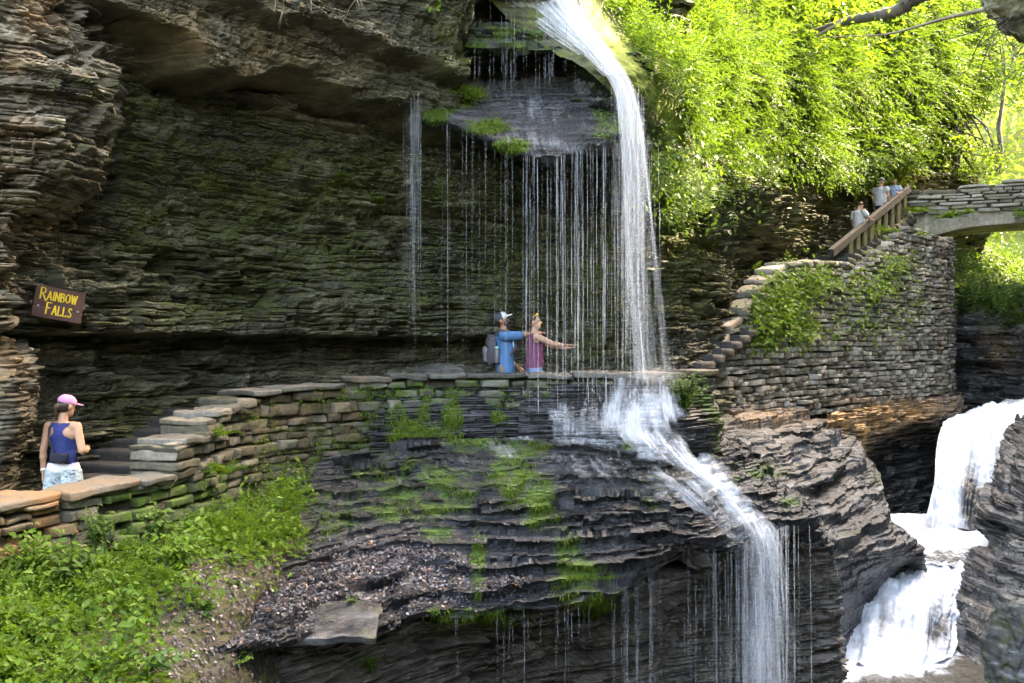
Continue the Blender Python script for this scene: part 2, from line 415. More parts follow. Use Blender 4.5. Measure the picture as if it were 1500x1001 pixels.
moss = np.maximum(moss, blobs(CL, [(380, 240, 90, 26, .8), (310, 265, 50, 20, .75), (500, 270, 70, 30, .7), (430, 300, 140, 30, .55), (250, 330, 60, 25, .6), (560, 320, 70, 40, .55), (640, 290, 60, 60, .5), (330, 350, 80, 25, .5), (860, 420, 90, 110, .62), (1010, 350, 60, 130, .75), (1130, 330, 90, 60, .6), (1060, 300, 70, 60, .6), (620, 520, 90, 30, .5), (880, 500, 70, 40, .6), (1290, 240, 60, 60, .75)], .7, 3))
moss *= 1-.8*sstep(2.9, 3.4, CL[..., 2])*(px < 640)
wet = .25+.5*sstep(560, 760, px)*(1-sstep(1000, 1080, px))+.25*fbm(S3(CL, .7, .7, .3)+50, 3)
tint = blobs(CL, [(380, 90, 160, 60, .25), (260, 60, 140, 50, .3)], .5, 9)
sheet_geo(G, CL, moss=np.clip(moss, 0, 1), wet=np.clip(wet, 0, 1), tint=tint)
B2, S2 = cliff_sheet(260, np.linspace(6.2, 13, 120), 23)  # unseen upper cliff, carried above the frame as a sun block
B2[..., :2] += 0
sheet_geo(G, B2, moss=.4, wet=.1, tint=0.)
# slopes back from the brink
top = B2[-1]; C_, n_, s_ = plan_curve(260)
TB = np.stack([top-n_*k*1.+np.array([0, 0, k*.25]) for k in (0, .4, 1, 2.5, 6)], 0)
sheet_geo(G, TB, moss=.8, wet=0., tint=0.)
cliff = link('cliff', G.mesh('cliff', M_CLIFF, False)); tag(cliff, 'dark overhanging shale cliff with thin ledges behind the walking path', 'cliff', kind='structure')

# ---- tan buttress at the left edge
def rock_patch(ctrl, nu, nv, seed, levels, amp=1., fb=.05, horiz=True, world=False):
    V = patch(ctrl, nu, nv, world); S = arclen(V); N = normals(V)
    if horiz:
        N = N.copy(); N[..., 2] *= .25; N /= np.maximum(np.linalg.norm(N, axis=2, keepdims=True), 1e-6)
    d = strata(V, S, seed, levels)*amp+fb*fbm(S3(V, 2., 2., 4.)+seed, 5, .6)+fb*2*fbm(S3(V, .6)+seed, 3)
    return V+N*d[..., None]
G = Geo()
def brow(y, e, d0, d1, d2, back=13.2):
    return [(-330, y, d0-.4), (-120, y, d0), (e*.45-20, y, d1), (e-30, y, d2), (e, y, d2+.35), (e+22, y, d2+1.2), (e+30, y, back)]
rows = [brow(-420, 90, 8.9, 9.1, 9.4), brow(-60, 100, 9.1, 9.3, 9.7), brow(0, 118, 9.1, 9.3, 9.7), brow(70, 140, 9.1, 9.3, 9.7), brow(150, 148, 9.2, 9.4, 9.7), brow(205, 138, 9.3, 9.5, 9.8),
        brow(270, 112, 9.4, 9.6, 9.9), brow(330, 52, 9.5, 9.7, 10.0, 12.6), brow(400, 22, 9.6, 9.7, 10.05, 12.4), brow(462, 16, 9.7, 9.8, 10.1, 12.2), brow(482, 4, 10.2, 10.3, 10.7, 12), brow(505, 2, 10.4, 10.5, 10.9, 12)]
LV_B = [(.25, .6, .09, .3, .9, .2), (.06, .18, .12, .12, .5, .3), (.02, .07, .08, .06, .3, .45)]
V = rock_patch(rows, 420, 680, 41, LV_B, 1.0, .16)
px, py = project(V)
sheet_geo(G, V, moss=np.clip(.28+.3*fbm(S3(V, 1.1)+7, 4), 0, 1)*sstep(20, 120, py), wet=.05, tint=blobs(V, [(30, 90, 40, 25, .7), (50, 330, 60, 40, .45), (20, 200, 60, 60, .4), (60, 20, 50, 50, .4)], .6, 4))
def brow2(y, e, d):
    return [(-330, y, d-.4), (-60, y, d-.1), (e-24, y, d), (e-4, y, d+.25), (e+10, y, d+.8), (e+16, y, 12.4)]
rows = [brow2(492, 6, 10.5), brow2(515, 26, 10.2), brow2(560, 38, 10.0), brow2(620, 38, 10.0), brow2(670, 24, 10.1), brow2(720, 12, 10.3), brow2(800, 6, 10.5)]
V = rock_patch(rows, 160, 230, 43, LV_B, .7, .07)
sheet_geo(G, V, moss=.25, wet=.05, tint=blobs(V, [(10, 540, 40, 40, .4)], .5))
b = link('rock_buttress', G.mesh('rock_buttress', M_TAN, False)); tag(b, 'tan weathered rock buttress at the left edge beside the sign', 'rock', kind='structure')

# ---- the hanging shelf the water drips from
G = Geo()
LV_S = [(.12, .3, .10, .4, 1.4, .3), (.03, .09, .05, .2, .8, .5)]
rows = [[(560, 96, 16.8), (600, 100, 16.8), (680, 106, 16.6), (760, 108, 16.5), (830, 104, 16.3), (880, 92, 16.0), (945, 96, 16)],
        [(575, 128, 15.8), (605, 130, 15.7), (680, 140, 15.5), (750, 146, 15.4), (820, 140, 15.4), (890, 128, 15.35), (945, 132, 15.5)],
        [(590, 150, 15.2), (612, 156, 15.), (678, 165, 14.9), (752, 188, 14.8), (812, 190, 14.8), (880, 170, 14.95), (945, 170, 15.2)],
        [(600, 168, 14.85), (622, 170, 14.7), (678, 182, 14.55), (756, 214, 14.4), (806, 226, 14.4), (880, 204, 14.65), (940, 205, 15.0)],
        [(600, 176, 14.85), (622, 178, 14.72), (678, 192, 14.58), (756, 224, 14.44), (806, 237, 14.45), (880, 216, 14.7), (940, 217, 15.05)],
        [(598, 184, 15.2), (622, 188, 15.1), (680, 200, 15.), (756, 230, 15.), (806, 242, 15.1), (880, 224, 15.3), (940, 226, 15.5)],
        [(590, 186, 17.2), (622, 190, 17.2), (680, 200, 17.5), (756, 232, 17.8), (806, 244, 18.), (880, 228, 18.2), (940, 230, 18.4)]]
V = patch(rows, 420, 330); S = arclen(V)
vv = np.linspace(0, 1, V.shape[0])[:, None]*np.ones((1, V.shape[1]))
V0 = V.copy(); V = terrace(V, S, 51, .03, .11, .06, .3, .95, .05)
px, py = project(V0)
V += normals(V0)*(.05*fbm(S3(V0, 3, 3, 6)+2, 5, .6)+.05*fbm(S3(V0, 1.1)+2, 3))[..., None]
mo = np.clip(.15+blobs(V, [(684, 142, 22, 14, .9), (716, 184, 34, 12, .95), (752, 212, 24, 10, 1.), (640, 165, 24, 20, .8), (890, 160, 40, 40, .55), (920, 195, 30, 30, .6)], .5, 5), 0, 1)
sheet_geo(G, V, moss=mo, wet=np.clip(.85+.2*fbm(S3(V, 2.)), 0, 1), tint=0.)
SHELF = V
# stack of thin mossy ledges at its right end
rows = [[(830, y, d+.9), (862, y-4, d+.1), (895, y, d), (925, y+4, d+.1), (948, y+8, d+.5), (960, y+8, d+1.4)] for y, d in ((70, 15.9), (92, 15.4), (125, 15.15), (160, 14.95), (190, 14.8), (212, 14.75), (222, 15.0), (226, 16.5))]
V = rock_patch(rows, 180, 220, 53, [(.06, .18, .16, .3, 1., .4), (.025, .07, .08, .15, .6, .6)], 1., .05)
sheet_geo(G, V, moss=np.clip(.5+.5*fbm(S3(V, 3)+4, 4), 0, 1), wet=.6, tint=0.)
# ledge band above the dark slot
def band(yt, yb, d0, seed, cols, thick=2.2):
    top_ = [[(x, t, d0+e+thick) for x, t, b_, e in cols], [(x, t, d0+e+.05) for x, t, b_, e in cols], [(x, (t+b_)/2, d0+e-.05) for x, t, b_, e in cols], [(x, b_, d0+e) for x, t, b_, e in cols], [(x, b_+2, d0+e+thick) for x, t, b_, e in cols]]
    return rock_patch(top_, 300, 140, seed, [(.08, .2, .10, .4, 1.6, .4), (.025, .07, .04, .2, .8, .6)], 1., .05)
V = band(0, 0, 15.1, 55, [(585, 18, 48, .6), (615, 24, 58, .3), (680, 38, 70, .15), (760, 40, 74, .05), (815, 52, 74, .0), (860, 66, 92, 0.), (915, 92, 118, .1)])
sheet_geo(G, V, moss=np.clip(.55+.5*fbm(S3(V, 2, 2, 4)+14, 4), 0, 1)*.9, wet=.4, tint=0.)
# roof rock over the recess, above the picture; added to keep light out
V = band(0, 0, 14.9, 57, [(590, -90, -22, .6), (640, -90, -14, .2), (700, -85, -12, .1), (760, -60, -6, .1), (800, -40, 4, .2), (850, -10, 40, .3)])
sheet_geo(G, V, moss=.4, wet=.5, tint=0.)
sh = link('rock_shelf', G.mesh('rock_shelf', M_TERR, False)); tag(sh, 'wet layered rock shelf with mossy lip that the water drips from', 'rock', kind='structure')

# ---- slide rock and wooded hillside right of the fall
rows = [[(560, -330, 21), (680, -330, 21), (800, -330, 21.5), (920, -330, 24), (1100, -330, 29), (1300, -330, 37), (1480, -330, 46)],
        [(650, -120, 17.8), (720, -120, 17.6), (800, -120, 17.6), (900, -120, 19.6), (1080, -120, 25), (1300, -120, 34), (1480, -120, 44)],
        [(712, -10, 15.5), (765, -8, 15.35), (832, -5, 15.5), (900, -5, 17.2), (1040, 0, 22.), (1260, 0, 31.5), (1450, 0, 42)],
        [(770, 50, 15.15), (815, 52, 15.1), (868, 52, 15.3), (930, 52, 16.8), (1055, 60, 21.2), (1250, 60, 31), (1440, 60, 41)],
        [(862, 105, 14.8), (893, 106, 14.8), (925, 106, 15.), (968, 105, 16.2), (1070, 115, 20.8), (1240, 125, 30), (1430, 125, 40.5)],
        [(925, 170, 15.4), (938, 172, 15.6), (956, 176, 15.9), (990, 175, 16.8), (1085, 175, 22.5), (1235, 170, 30.5), (1410, 170, 40)],
        [(935, 205, 16.6), (950, 215, 16.8), (966, 235, 17.0), (1003, 250, 17.6), (1092, 232, 23.2), (1235, 225, 31), (1380, 225, 39.5)],
        [(945, 225, 18.2), (962, 250, 18.2), (985, 280, 18.2), (1010, 290, 18.6), (1100, 246, 24.6), (1240, 240, 33), (1370, 240, 40)]]
V = patch(rows, 420, 360); N = normals(V); S = arclen(V)
px, py = project(V)
slide = sstep(0, 1, 1-np.clip((px-(845+py*.75))/50, 0, 1))
V = V+N*(.35*fbm(S3(V, .6)+61, 4)*(1-slide)+.04*fbm(S3(V, 3)+61, 4)+slide*.10*fbm(S3(V, 2.5, 2.5, 6)+6, 5, .65))[..., None]
HILL = V; HILLN = N; HILLSLIDE = slide
wetm = np.exp(-(((px-(800+py*.95))/45)**2))*sstep(-30, 0, py)*0+.3*slide
G = Geo(); sheet_geo(G, V, moss=np.clip(.35+.65*slide*sstep(0, 30, px-(800+py*.9)), 0, 1), wet=wetm, tint=0.)
h = link('hillside', G.mesh('hillside', M_SLIDE)); tag(h, 'steep mossy hillside rising right of the tall waterfall', 'hillside', kind='structure')

# far valley side behind the bridge
rows = [[(1180, 420, 62), (1400, 420, 52), (1640, 420, 44), (1900, 420, 36)], [(1150, 330, 64), (1400, 335, 54), (1640, 340, 46), (1900, 330, 38)],
        [(1100, 150, 72), (1400, 140, 64), (1640, 160, 54), (1900, 150, 44)], [(1000, -250, 90), (1400, -120, 80), (1640, -60, 66), (1900, -100, 50)]]
V = patch(rows, 120, 120); N = normals(V)
V = V+N*(1.5*fbm(S3(V, .15)+3, 4))[..., None]
FARHILL = V; FARN = N
G = Geo(); sheet_geo(G, V, moss=.6, wet=0., tint=.3)
tag(link('hills', G.mesh('hills', M_SLIDE)), 'sunlit valley side far beyond the stone bridge', 'hill', kind='structure')

# ---- sloping wet terrace below the parapet
rows = [[(240, 800, 10.0), (310, 765, 10.8), (430, 692, 12.4), (580, 650, 13.85), (700, 640, 14.2), (820, 640, 14.3), (940, 640, 14.5), (1015, 625, 15.2), (1055, 630, 16.4), (1085, 650, 17.1), (1110, 690, 17.8)],
        [(240, 860, 9.6), (320, 830, 10.2), (450, 760, 11.8), (590, 710, 13.1), (710, 700, 13.4), (830, 690, 13.6), (950, 680, 13.9), (1035, 672, 14.6), (1095, 680, 15.3), (1140, 700, 16), (1165, 740, 16.6)],
        [(235, 920, 9.0), (340, 890, 9.6), (460, 830, 11), (600, 790, 12.2), (720, 770, 12.6), (840, 760, 12.8), (955, 735, 13.2), (1050, 722, 13.9), (1120, 722, 14.5), (1175, 735, 15.1), (1200, 770, 15.9)],
        [(235, 965, 8.5), (355, 935, 9.2), (470, 900, 10.2), (595, 868, 11.2), (705, 850, 11.7), (815, 840, 12), (920, 800, 12.5), (1040, 772, 13.3), (1125, 757, 14.), (1190, 752, 14.6), (1215, 790, 15.4)],
        [(235, 985, 8.3), (365, 945, 9.05), (478, 925, 9.9), (590, 900, 10.9), (700, 886, 11.4), (805, 880, 11.7), (905, 856, 12.1), (1000, 800, 12.9), (1095, 797, 13.5), (1178, 772, 14.3), (1222, 800, 15.2)],
        [(235, 1000, 8.4), (366, 956, 9.2), (480, 940, 10.05), (592, 915, 11.0), (700, 900, 11.5), (805, 895, 11.85), (905, 872, 12.3), (998, 816, 13.2), (1092, 812, 13.8), (1180, 800, 14.6), (1226, 830, 15.3)],
        [(235, 1030, 8.6), (366, 975, 9.5), (480, 958, 10.3), (592, 935, 11.3), (700, 925, 12.2), (805, 920, 12.7), (905, 900, 13.3), (998, 850, 14.2), (1092, 840, 14.8), (1180, 840, 15.1), (1232, 880, 15.4)],
        [(235, 1090, 8.7), (366, 1040, 9.7), (480, 1030, 10.5), (592, 1010, 11.6), (700, 1000, 12.7), (805, 1000, 13.4), (905, 990, 14.), (998, 960, 14.7), (1092, 950, 15.1), (1180, 950, 15.3), (1238, 965, 15.5)],
        [(235, 1250, 8.7), (366, 1200, 9.9), (480, 1200, 10.7), (592, 1150, 11.8), (700, 1130, 12.9), (805, 1120, 13.6), (905, 1100, 14.1), (998, 1090, 14.8), (1092, 1080, 15.2), (1180, 1060, 15.4), (1242, 1050, 15.6)]]
V = patch(rows, 860, 760); S = arclen(V); V0 = V; N = normals(V0)
px0, py0 = project(V0)
lipy = np.interp(px0, [235, 366, 480, 592, 700, 805, 905, 1000, 1095, 1178, 1222], [992, 950, 930, 906, 892, 886, 862, 806, 803, 780, 815])
face = sstep(-6, 14, py0-lipy)                    # 0 on the sloping top, 1 on the undercut face
VT = terrace(V0, S, 71, .05, .20, .20, .26, .95, .09)
VT += N*(.05*fbm(S3(V0, 3.5, 3.5, 9)+1, 5, .65)+.07*fbm(S3(V0, .9)+2, 3))[..., None]; VT = terrace(VT, S, 72, .012, .06, .05, .3, .8, .03)
Nh = N.copy(); Nh[..., 2] *= .2; Nh /= np.maximum(np.linalg.norm(Nh, axis=2, keepdims=True), 1e-6)
VF = V0+Nh*(strata(V0, S, 73, [(.2, .5, .18, .4, 1.6, .2), (.05, .16, .10, .25, .9, .5), (.025, .06, .04, .12, .5, .6)])+.05*fbm(S3(V0, 2.5, 2.5, 5), 4))[..., None]
V = VT*(1-face[..., None])+VF*face[..., None]
TERR = V; TERRN = N; TERRFACE = face
px, py = project(V)
nz = normals(V)[..., 2]
mo = blobs(V, [(750, 690, 40, 60, .95), (790, 740, 30, 40, .9), (650, 720, 60, 50, .75), (590, 740, 60, 35, .7), (690, 640, 50, 25, .8), (850, 850, 45, 35, .95), (870, 880, 35, 30, 1.), (830, 800, 25, 40, .7), (700, 830, 16, 60, .65), (720, 905, 60, 20, .75), (650, 930, 50, 25, .6), (560, 690, 60, 40, .7), (480, 750, 60, 40, .6), (640, 780, 40, 16, .55), (1040, 700, 60, 40, .45), (960, 720, 50, 40, .45), (1120, 690, 40, 20, .6), (1150, 735, 30, 15, .5), (540, 970, 40, 20, .5)], .55, 6, 3.)
litter = blobs(V, [(560, 835, 120, 34, .9), (450, 885, 100, 34, .9), (330, 960, 80, 40, .9), (690, 860, 80, 22, .7), (620, 872, 90, 24, .7)], .9, 7)
TLIT = litter*(1-face)
wet = np.clip(.95-.55*litter+.2*fbm(S3(V, 1.5), 3), 0, 1)
G = Geo(); sheet_geo(G, V, moss=np.clip(mo, 0, 1), wet=wet*(1-face*.75), tint=face*.85)
t = link('rock_terrace', G.mesh('rock_terrace', M_TERR, False)); tag(t, 'wet stepped rock terrace sloping down below the parapet wall', 'rock', kind='structure')

# ---- soil bank at bottom left
rows = [[(-160, 850, 8.0), (-60, 850, 8.35), (60, 845, 8.9), (160, 815, 9.4), (260, 775, 10.1), (340, 745, 11.), (455, 700, 12.9)],
        [(-160, 930, 7.5), (-60, 925, 7.7), (60, 905, 8.15), (170, 880, 8.7), (280, 850, 9.3), (365, 845, 9.9), (460, 800, 11.9)],
        [(-160, 1010, 6.9), (-60, 1005, 7.1), (60, 1000, 7.4), (170, 980, 7.8), (250, 965, 8.25), (345, 930, 9.15), (410, 895, 10.4)],
        [(-160, 1180, 6.2), (-60, 1170, 6.3), (60, 1150, 6.6), (170, 1120, 7.), (260, 1080, 7.6), (350, 1050, 8.6), (420, 1020, 9.9)]]
V = patch(rows, 200, 180); N = normals(V); V = V+N*(.12*fbm(S3(V, 1.7)+5, 5))[..., None]
BANK = V; BANKN = N
G = Geo(); sheet_geo(G, V, moss=.5, wet=.2, tint=.1)
tag(link('ground', G.mesh('ground', M_SOIL)), 'dark soil bank below the wall in the bottom left corner', 'ground', kind='structure')

# ---- rocks of the stream gorge on the right
G = Geo()
rows = [[(1030, 590, 19.9), (1080, 596, 20.9), (1130, 600, 22.3), (1180, 602, 23.9), (1225, 618, 25), (1262, 650, 25.6), (1275, 760, 26)],
        [(1058, 640, 18.3), (1110, 645, 19), (1170, 650, 20.2), (1225, 668, 21.2), (1272, 690, 22), (1292, 712, 22.4), (1300, 800, 23)],
        [(1095, 690, 17), (1150, 700, 17.8), (1212, 712, 19), (1262, 728, 20), (1292, 745, 20.6), (1308, 762, 20.9), (1318, 830, 21.6)],
        [(1120, 735, 16.4), (1178, 750, 17.1), (1235, 768, 18), (1290, 782, 19.1), (1325, 792, 19.9), (1352, 800, 20.4), (1360, 850, 20.9)],
        [(1145, 790, 16.2), (1200, 806, 16.8), (1245, 812, 17.6), (1290, 812, 18.6), (1325, 808, 19.6), (1348, 806, 20.2), (1356, 870, 20.7)],
        [(1150, 850, 16.5), (1203, 850, 17), (1246, 850, 17.9), (1282, 845, 19), (1300, 840, 20), (1320, 842, 20.6), (1340, 880, 20.9)],
        [(1150, 930, 16.7), (1210, 920, 17.2), (1240, 915, 18), (1266, 900, 19), (1290, 890, 20), (1310, 880, 20.8), (1330, 900, 21)],
        [(1150, 1100, 16.8), (1215, 1100, 17.3), (1240, 1090, 18), (1260, 1080, 19), (1280, 1070, 20), (1300, 1060, 20.8), (1330, 1040, 21)]]
V = patch(rows, 330, 430); S = arclen(V); N = normals(V); px0, py0 = project(V)
V1 = terrace(V, S, 81, .12, .42, .14, .22, .95, .12)
low = sstep(800, 835, py0)
V1 = V1*(1-low[..., None])+(V+N*(.10*strata(V, S, 83, [(.1, .35, .6, 1, 3., .3)])[..., None]))*low[..., None]
V1 += N*(.045*fbm(S3(V, 2.2, 2.2, 6), 6, .6)+.12*fbm(S3(V, .8), 3))[..., None]; V1 = V1*low[..., None]+(1-low[..., None])*terrace(V1, S, 82, .02, .09, .07, .3, .75, .03)
Nh = N.copy(); Nh[..., 2] *= .2; V1 += Nh*(strata(V1, S, 84, [(.2, .6, .10, .8, 2.6, .15), (.06, .18, .035, .3, 1.2, .4)])*(1-.6*low))[..., None]
sheet_geo(G, V1, moss=np.clip(.1+blobs(V1, [(1120, 690, 40, 20, .6), (1290, 700, 30, 20, .4), (1240, 780, 30, 12, .4)]), 0, 1), wet=np.clip(.45+.5*low+.2*fbm(S3(V1, 1.2)), 0, 1), tint=blobs(V1, [(1120, 610, 60, 14, .55)], .5))
# tan-stained base of the stone pier and the dark smooth wall under it
pl = [(1190, 23.6), (1250, 26), (1310, 28.4), (1372, 30.7), (1386, 31.2), (1392, 34)]
def wall_patch(pl, z0, z1, nu, nv, seed, lev, prof=None, fb=.05):
    C = np.array([[(a-CX)/F*d, d, 0] for a, d in pl]); C = herm1(C, np.linspace(0, len(C)-1, nu))
    t = np.gradient(C, axis=0); t /= np.linalg.norm(t, axis=1, keepdims=True); nn = np.stack([t[:, 1], -t[:, 0], 0*t[:, 0]], 1)
    z = np.linspace(z1, z0, nv); V = np.broadcast_to(C[None], (nv, nu, 3)).copy(); V[..., 2] = z[:, None]
    s = np.concatenate([[0], np.cumsum(np.linalg.norm(np.diff(C, axis=0), axis=1))])[None, :]*np.ones((nv, 1))
    o = prof(V[..., 2]) if prof else 0
    V = V+nn[None]*(o+strata(V, s, seed, lev)+fb*fbm(S3(V, 1.5, 1.5, 4), 4))[..., None]
    return V
pr = lambda z: .28*sstep(-2.9, -2.6, z)+.08*sstep(-2.35, -2.2, z)-.15*np.exp(-((z+3.3)/.5)**2)
V = wall_patch(pl, -6.5, -1.7, 260, 260, 85, [(.15, .4, .16, .5, 2.0, .3), (.05, .14, .10, .2, .9, .4)], pr)
px, py = project(V)
sheet_geo(G, V, moss=.1, wet=sstep(-2.3, -2.7, V[..., 2])*.6+.1, tint=np.clip(blobs(V, [(1230, 615, 60, 22, .9), (1290, 612, 50, 25, .95), (1340, 608, 40, 16, .8), (1265, 640, 14, 30, .9)], .5, 2)+.35*sstep(-2.35, -2.2, V[..., 2]), 0, 1))
# dark wall under the bridge
pl = [(1360, 36), (1400, 35.5), (1450, 34.5), (1520, 33.5), (1620, 32), (1760, 29)]
V = wall_patch(pl, -7, 1.9, 240, 260, 87, [(.3, .8, .4, .6, 2., .2), (.08, .25, .2, .3, 1., .5)], lambda z: .9*sstep(-.9, -.6, z)-.5*sstep(.9, 1.4, z), .35)
sheet_geo(G, V, moss=.15+.3*(V[..., 2] > 1.0), wet=.5, tint=blobs(V, [(1465, 510, 25, 30, .4)], .8))
# slope above it
UW = V
rows = [[(1330, 330, 44), (1420, 350, 44), (1500, 395, 41), (1640, 420, 38), (1780, 420, 34)], [(1345, 380, 38.5), (1420, 405, 37.5), (1500, 430, 36), (1640, 450, 33.5), (1780, 450, 30)],
        [(1355, 420, 35.6), (1420, 440, 34.8), (1500, 452, 33.4), (1640, 462, 31.6), (1780, 470, 29)]]
V = patch(rows, 120, 60); V += normals(V)*(.4*fbm(S3(V, .6), 4))[..., None]; UNDER = V; UNDERN = normals(V)
sheet_geo(G, V, moss=.8, wet=0., tint=0.)
# right bank rocks beside the stream
rows = [[(1480, 620, 26.5), (1505, 600, 26), (1560, 560, 25), (1640, 520, 24), (1760, 470, 22)],
        [(1462, 672, 24.5), (1492, 648, 24), (1560, 610, 23), (1640, 580, 22), (1760, 540, 20)],
        [(1445, 720, 22.8), (1480, 690, 22), (1545, 660, 21), (1640, 640, 20), (1760, 620, 18.5)],
        [(1428, 762, 21.5), (1470, 745, 20.6), (1540, 720, 19.6), (1640, 705, 18.8), (1760, 690, 17.5)],
        [(1440, 792, 20.9), (1480, 790, 19.8), (1540, 790, 18.8), (1640, 780, 18), (1760, 770, 16.8)],
        [(1412, 824, 20.4), (1460, 826, 19.4), (1530, 832, 18.4), (1640, 830, 17.4), (1760, 830, 16.2)],
        [(1405, 868, 19.8), (1450, 872, 19.), (1520, 880, 18), (1640, 890, 17), (1760, 900, 15.6)],
        [(1402, 880, 19.6), (1450, 884, 18.7), (1520, 892, 17.7), (1640, 905, 16.6), (1760, 920, 15.)],
        [(1398, 930, 18.9), (1445, 935, 18), (1520, 940, 17), (1640, 960, 15.8), (1760, 980, 14)],
        [(1390, 1000, 18.3), (1440, 1020, 17), (1520, 1040, 16), (1640, 1060, 14.8), (1760, 1080, 13)]]
V = patch(rows, 230, 380); S = arclen(V); N = normals(V)
V = terrace(V, S, 91, .06, .3, .2, .35, .75); N2 = N.copy(); N2[..., 2] *= .3
V += N2*(strata(V, S, 93, [(.15, .4, .22, .5, 1.6, .2), (.05, .14, .08, .3, 1., .5)])+.06*fbm(S3(V, 2, 2, 5), 5, .6))[..., None]
px, py = project(V)
sheet_geo(G, V, moss=np.clip(.12+.2*fbm(S3(V, 1.)+4), 0, 1), wet=np.clip(.35+.5*sstep(820, 880, py), 0, 1), tint=.05)
g = link('gorge_rock', G.mesh('gorge_rock', M_GORGE, False)); tag(g, 'dark layered rock lining the stream gorge on the right', 'rock', kind='structure')

# boulder in the bottom right corner
V, Q = rough_box(1.15, 1.3, 1.5, 60, .75, .14, 5); d_ = strata(V.reshape(1, -1, 3), (V[:, 0]-V[:, 1]).reshape(1, -1), 15, [(.2, .5, .2, .4, 1.2, .2), (.05, .14, .1, .2, .6, .4)])[0]; V = V*(1+d_[:, None]*np.array([.16, .16, 0]))+.05*np.stack([fbm(V*3+j, 4) for j in (0, 5, 9)], 1); bd = link('boulder', mesh_from('boulder', V+np.array(P(1514, 968, 14.3)), Q, M_GORGE, dict(moss=np.full(len(V), .42), wet=np.full(len(V), .2), tint=np.zeros(len(V)))))
tag(bd, 'rounded grey boulder with moss in the bottom right corner by the pool', 'boulder')
for i_, (x, y, D, lx, ly, lz, rz, tl, lab) in enumerate(((470, 914, 10.05, 1.15, .75, .085, .12, .2, 'broad flat flagstone slab jutting from the terrace edge under the litter'),)):
    V, Q = rough_box(lx, ly, lz, 40, .18, .03, 70+i_); R_ = np.array(Matrix.Rotation(rz, 3, 'Z') @ Matrix.Rotation(tl, 3, 'X')); V = V@R_.T+np.array(P(x, y, D))
    tag(link('rock_slab', mesh_from('rock_slab', V, Q, M_GORGE, dict(moss=np.full(len(V), .3), wet=np.full(len(V), 1.), tint=np.zeros(len(V)), tone=np.zeros(len(V))), smooth=False)), lab, 'rock')
# rock corner hanging in at the top right
V, Q = rough_box(1.9, 2.2, 2.4, 40, .8, .3, 8); V[:, 2] += V[:, 0]*-.25
d = strata(V.reshape(1, -1, 3), (V[:, 0]+V[:, 1]).reshape(1, -1), 5, [(.1, .3, .2, .3, .9, .3), (.03, .1, .07, .1, .5, .4)])[0]
V = V*(1+d[:, None]*np.array([.25, .25, 0]))
V += np.array(P(1560, -60, 15.0)); o = link('hanging_rock', mesh_from('hanging_rock', V, Q, M_CLIFF, dict(moss=np.full(len(V), .1), wet=np.full(len(V), .1), tint=np.zeros(len(V)))))
tag(o, 'dark rock corner jutting in at the top right above the roots', 'rock', kind='structure')

# the other gorge wall, unseen, added behind the viewer to narrow the sky light
rows = [[(x, y, z) for x in (-16, -8, 0, 10, 22, 36)] for z, y in ((5.5, -10), (3.5, -9), (2, -8), (0, -8), (-4, -6), (-9, -5))]
V = patch(rows, 160, 120, True)
V[..., 1] += strata(V, arclen(V), 5, [(.4, 1.2, .5, 1, 4, .2), (.1, .4, .2, .4, 2, .4)])+.8*fbm(S3(V, .2), 3)
G = Geo(); sheet_geo(G, V, moss=.4, wet=.2, tint=0.); o = link('cliff', G.mesh('cliff', M_CLIFF, False)); tag(o, 'unseen opposite gorge wall added behind the viewpoint to narrow the sky light', 'cliff', kind='structure')

pl2 = np.array([(9.2, -8, 0), (9.0, 2, 0), (9.6, 10, 0), (11.2, 16, 0), (14.4, 22, 0), (17.0, 26, 0), (19.5, 30.5, 0), (24, 38.5, 0)], float)
C = herm1(pl2, np.linspace(0, 7, 240)); t = np.gradient(C, axis=0); t /= np.linalg.norm(t, axis=1, keepdims=True); nn = np.stack([-t[:, 1], t[:, 0], 0*t[:, 0]], 1)
hq = 27-12*sstep(19.5, 20.3, C[:, 1])+3.2*sstep(21.5, 25, C[:, 1]); z = np.linspace(1, 0, 150)[:, None]*(hq[None]+7)-7; V = np.broadcast_to(C[None], (150, 240, 3)).copy(); V[..., 2] = z  # wall height and its notch shaped to shade the gorge but sun the hillside
V[..., 2] += np.where(V[..., 2] > 8, 1.6*fbm(S3(V, .25, .25, 0)+7, 3), 0)
s_ = np.concatenate([[0], np.cumsum(np.linalg.norm(np.diff(C, axis=0), axis=1))])[None]*np.ones((150, 1))
V = V-nn[None]*(np.clip(V[..., 2]-1, 0, 20)*.06)[..., None]+nn[None]*(strata(V, s_, 6, [(.4, 1.2, .5, 1, 4, .2), (.1, .4, .2, .4, 2, .4)])+.5*fbm(S3(V, .3), 3))[..., None]
G = Geo(); sheet_geo(G, V, moss=.35, wet=.2, tint=0.); o = link('cliff', G.mesh('cliff', M_CLIFF, False)); tag(o, 'unseen right hand gorge wall beyond the picture edge, shaped to block the sun', 'cliff', kind='structure')
xs, ys = np.meshgrid(np.linspace(-12, 30, 60), np.linspace(4, 46, 60)); V = np.stack([xs, ys, -6.6+.2*fbm(np.stack([xs, ys, 0*xs], -1)*.6, 4)], -1)
G = Geo(); sheet_geo(G, V, moss=.0, wet=.9, tint=0.); tag(link('stream_bed', G.mesh('stream_bed', M_GORGE)), 'dark rock floor of the gorge under the water', 'stream bed', kind='structure')
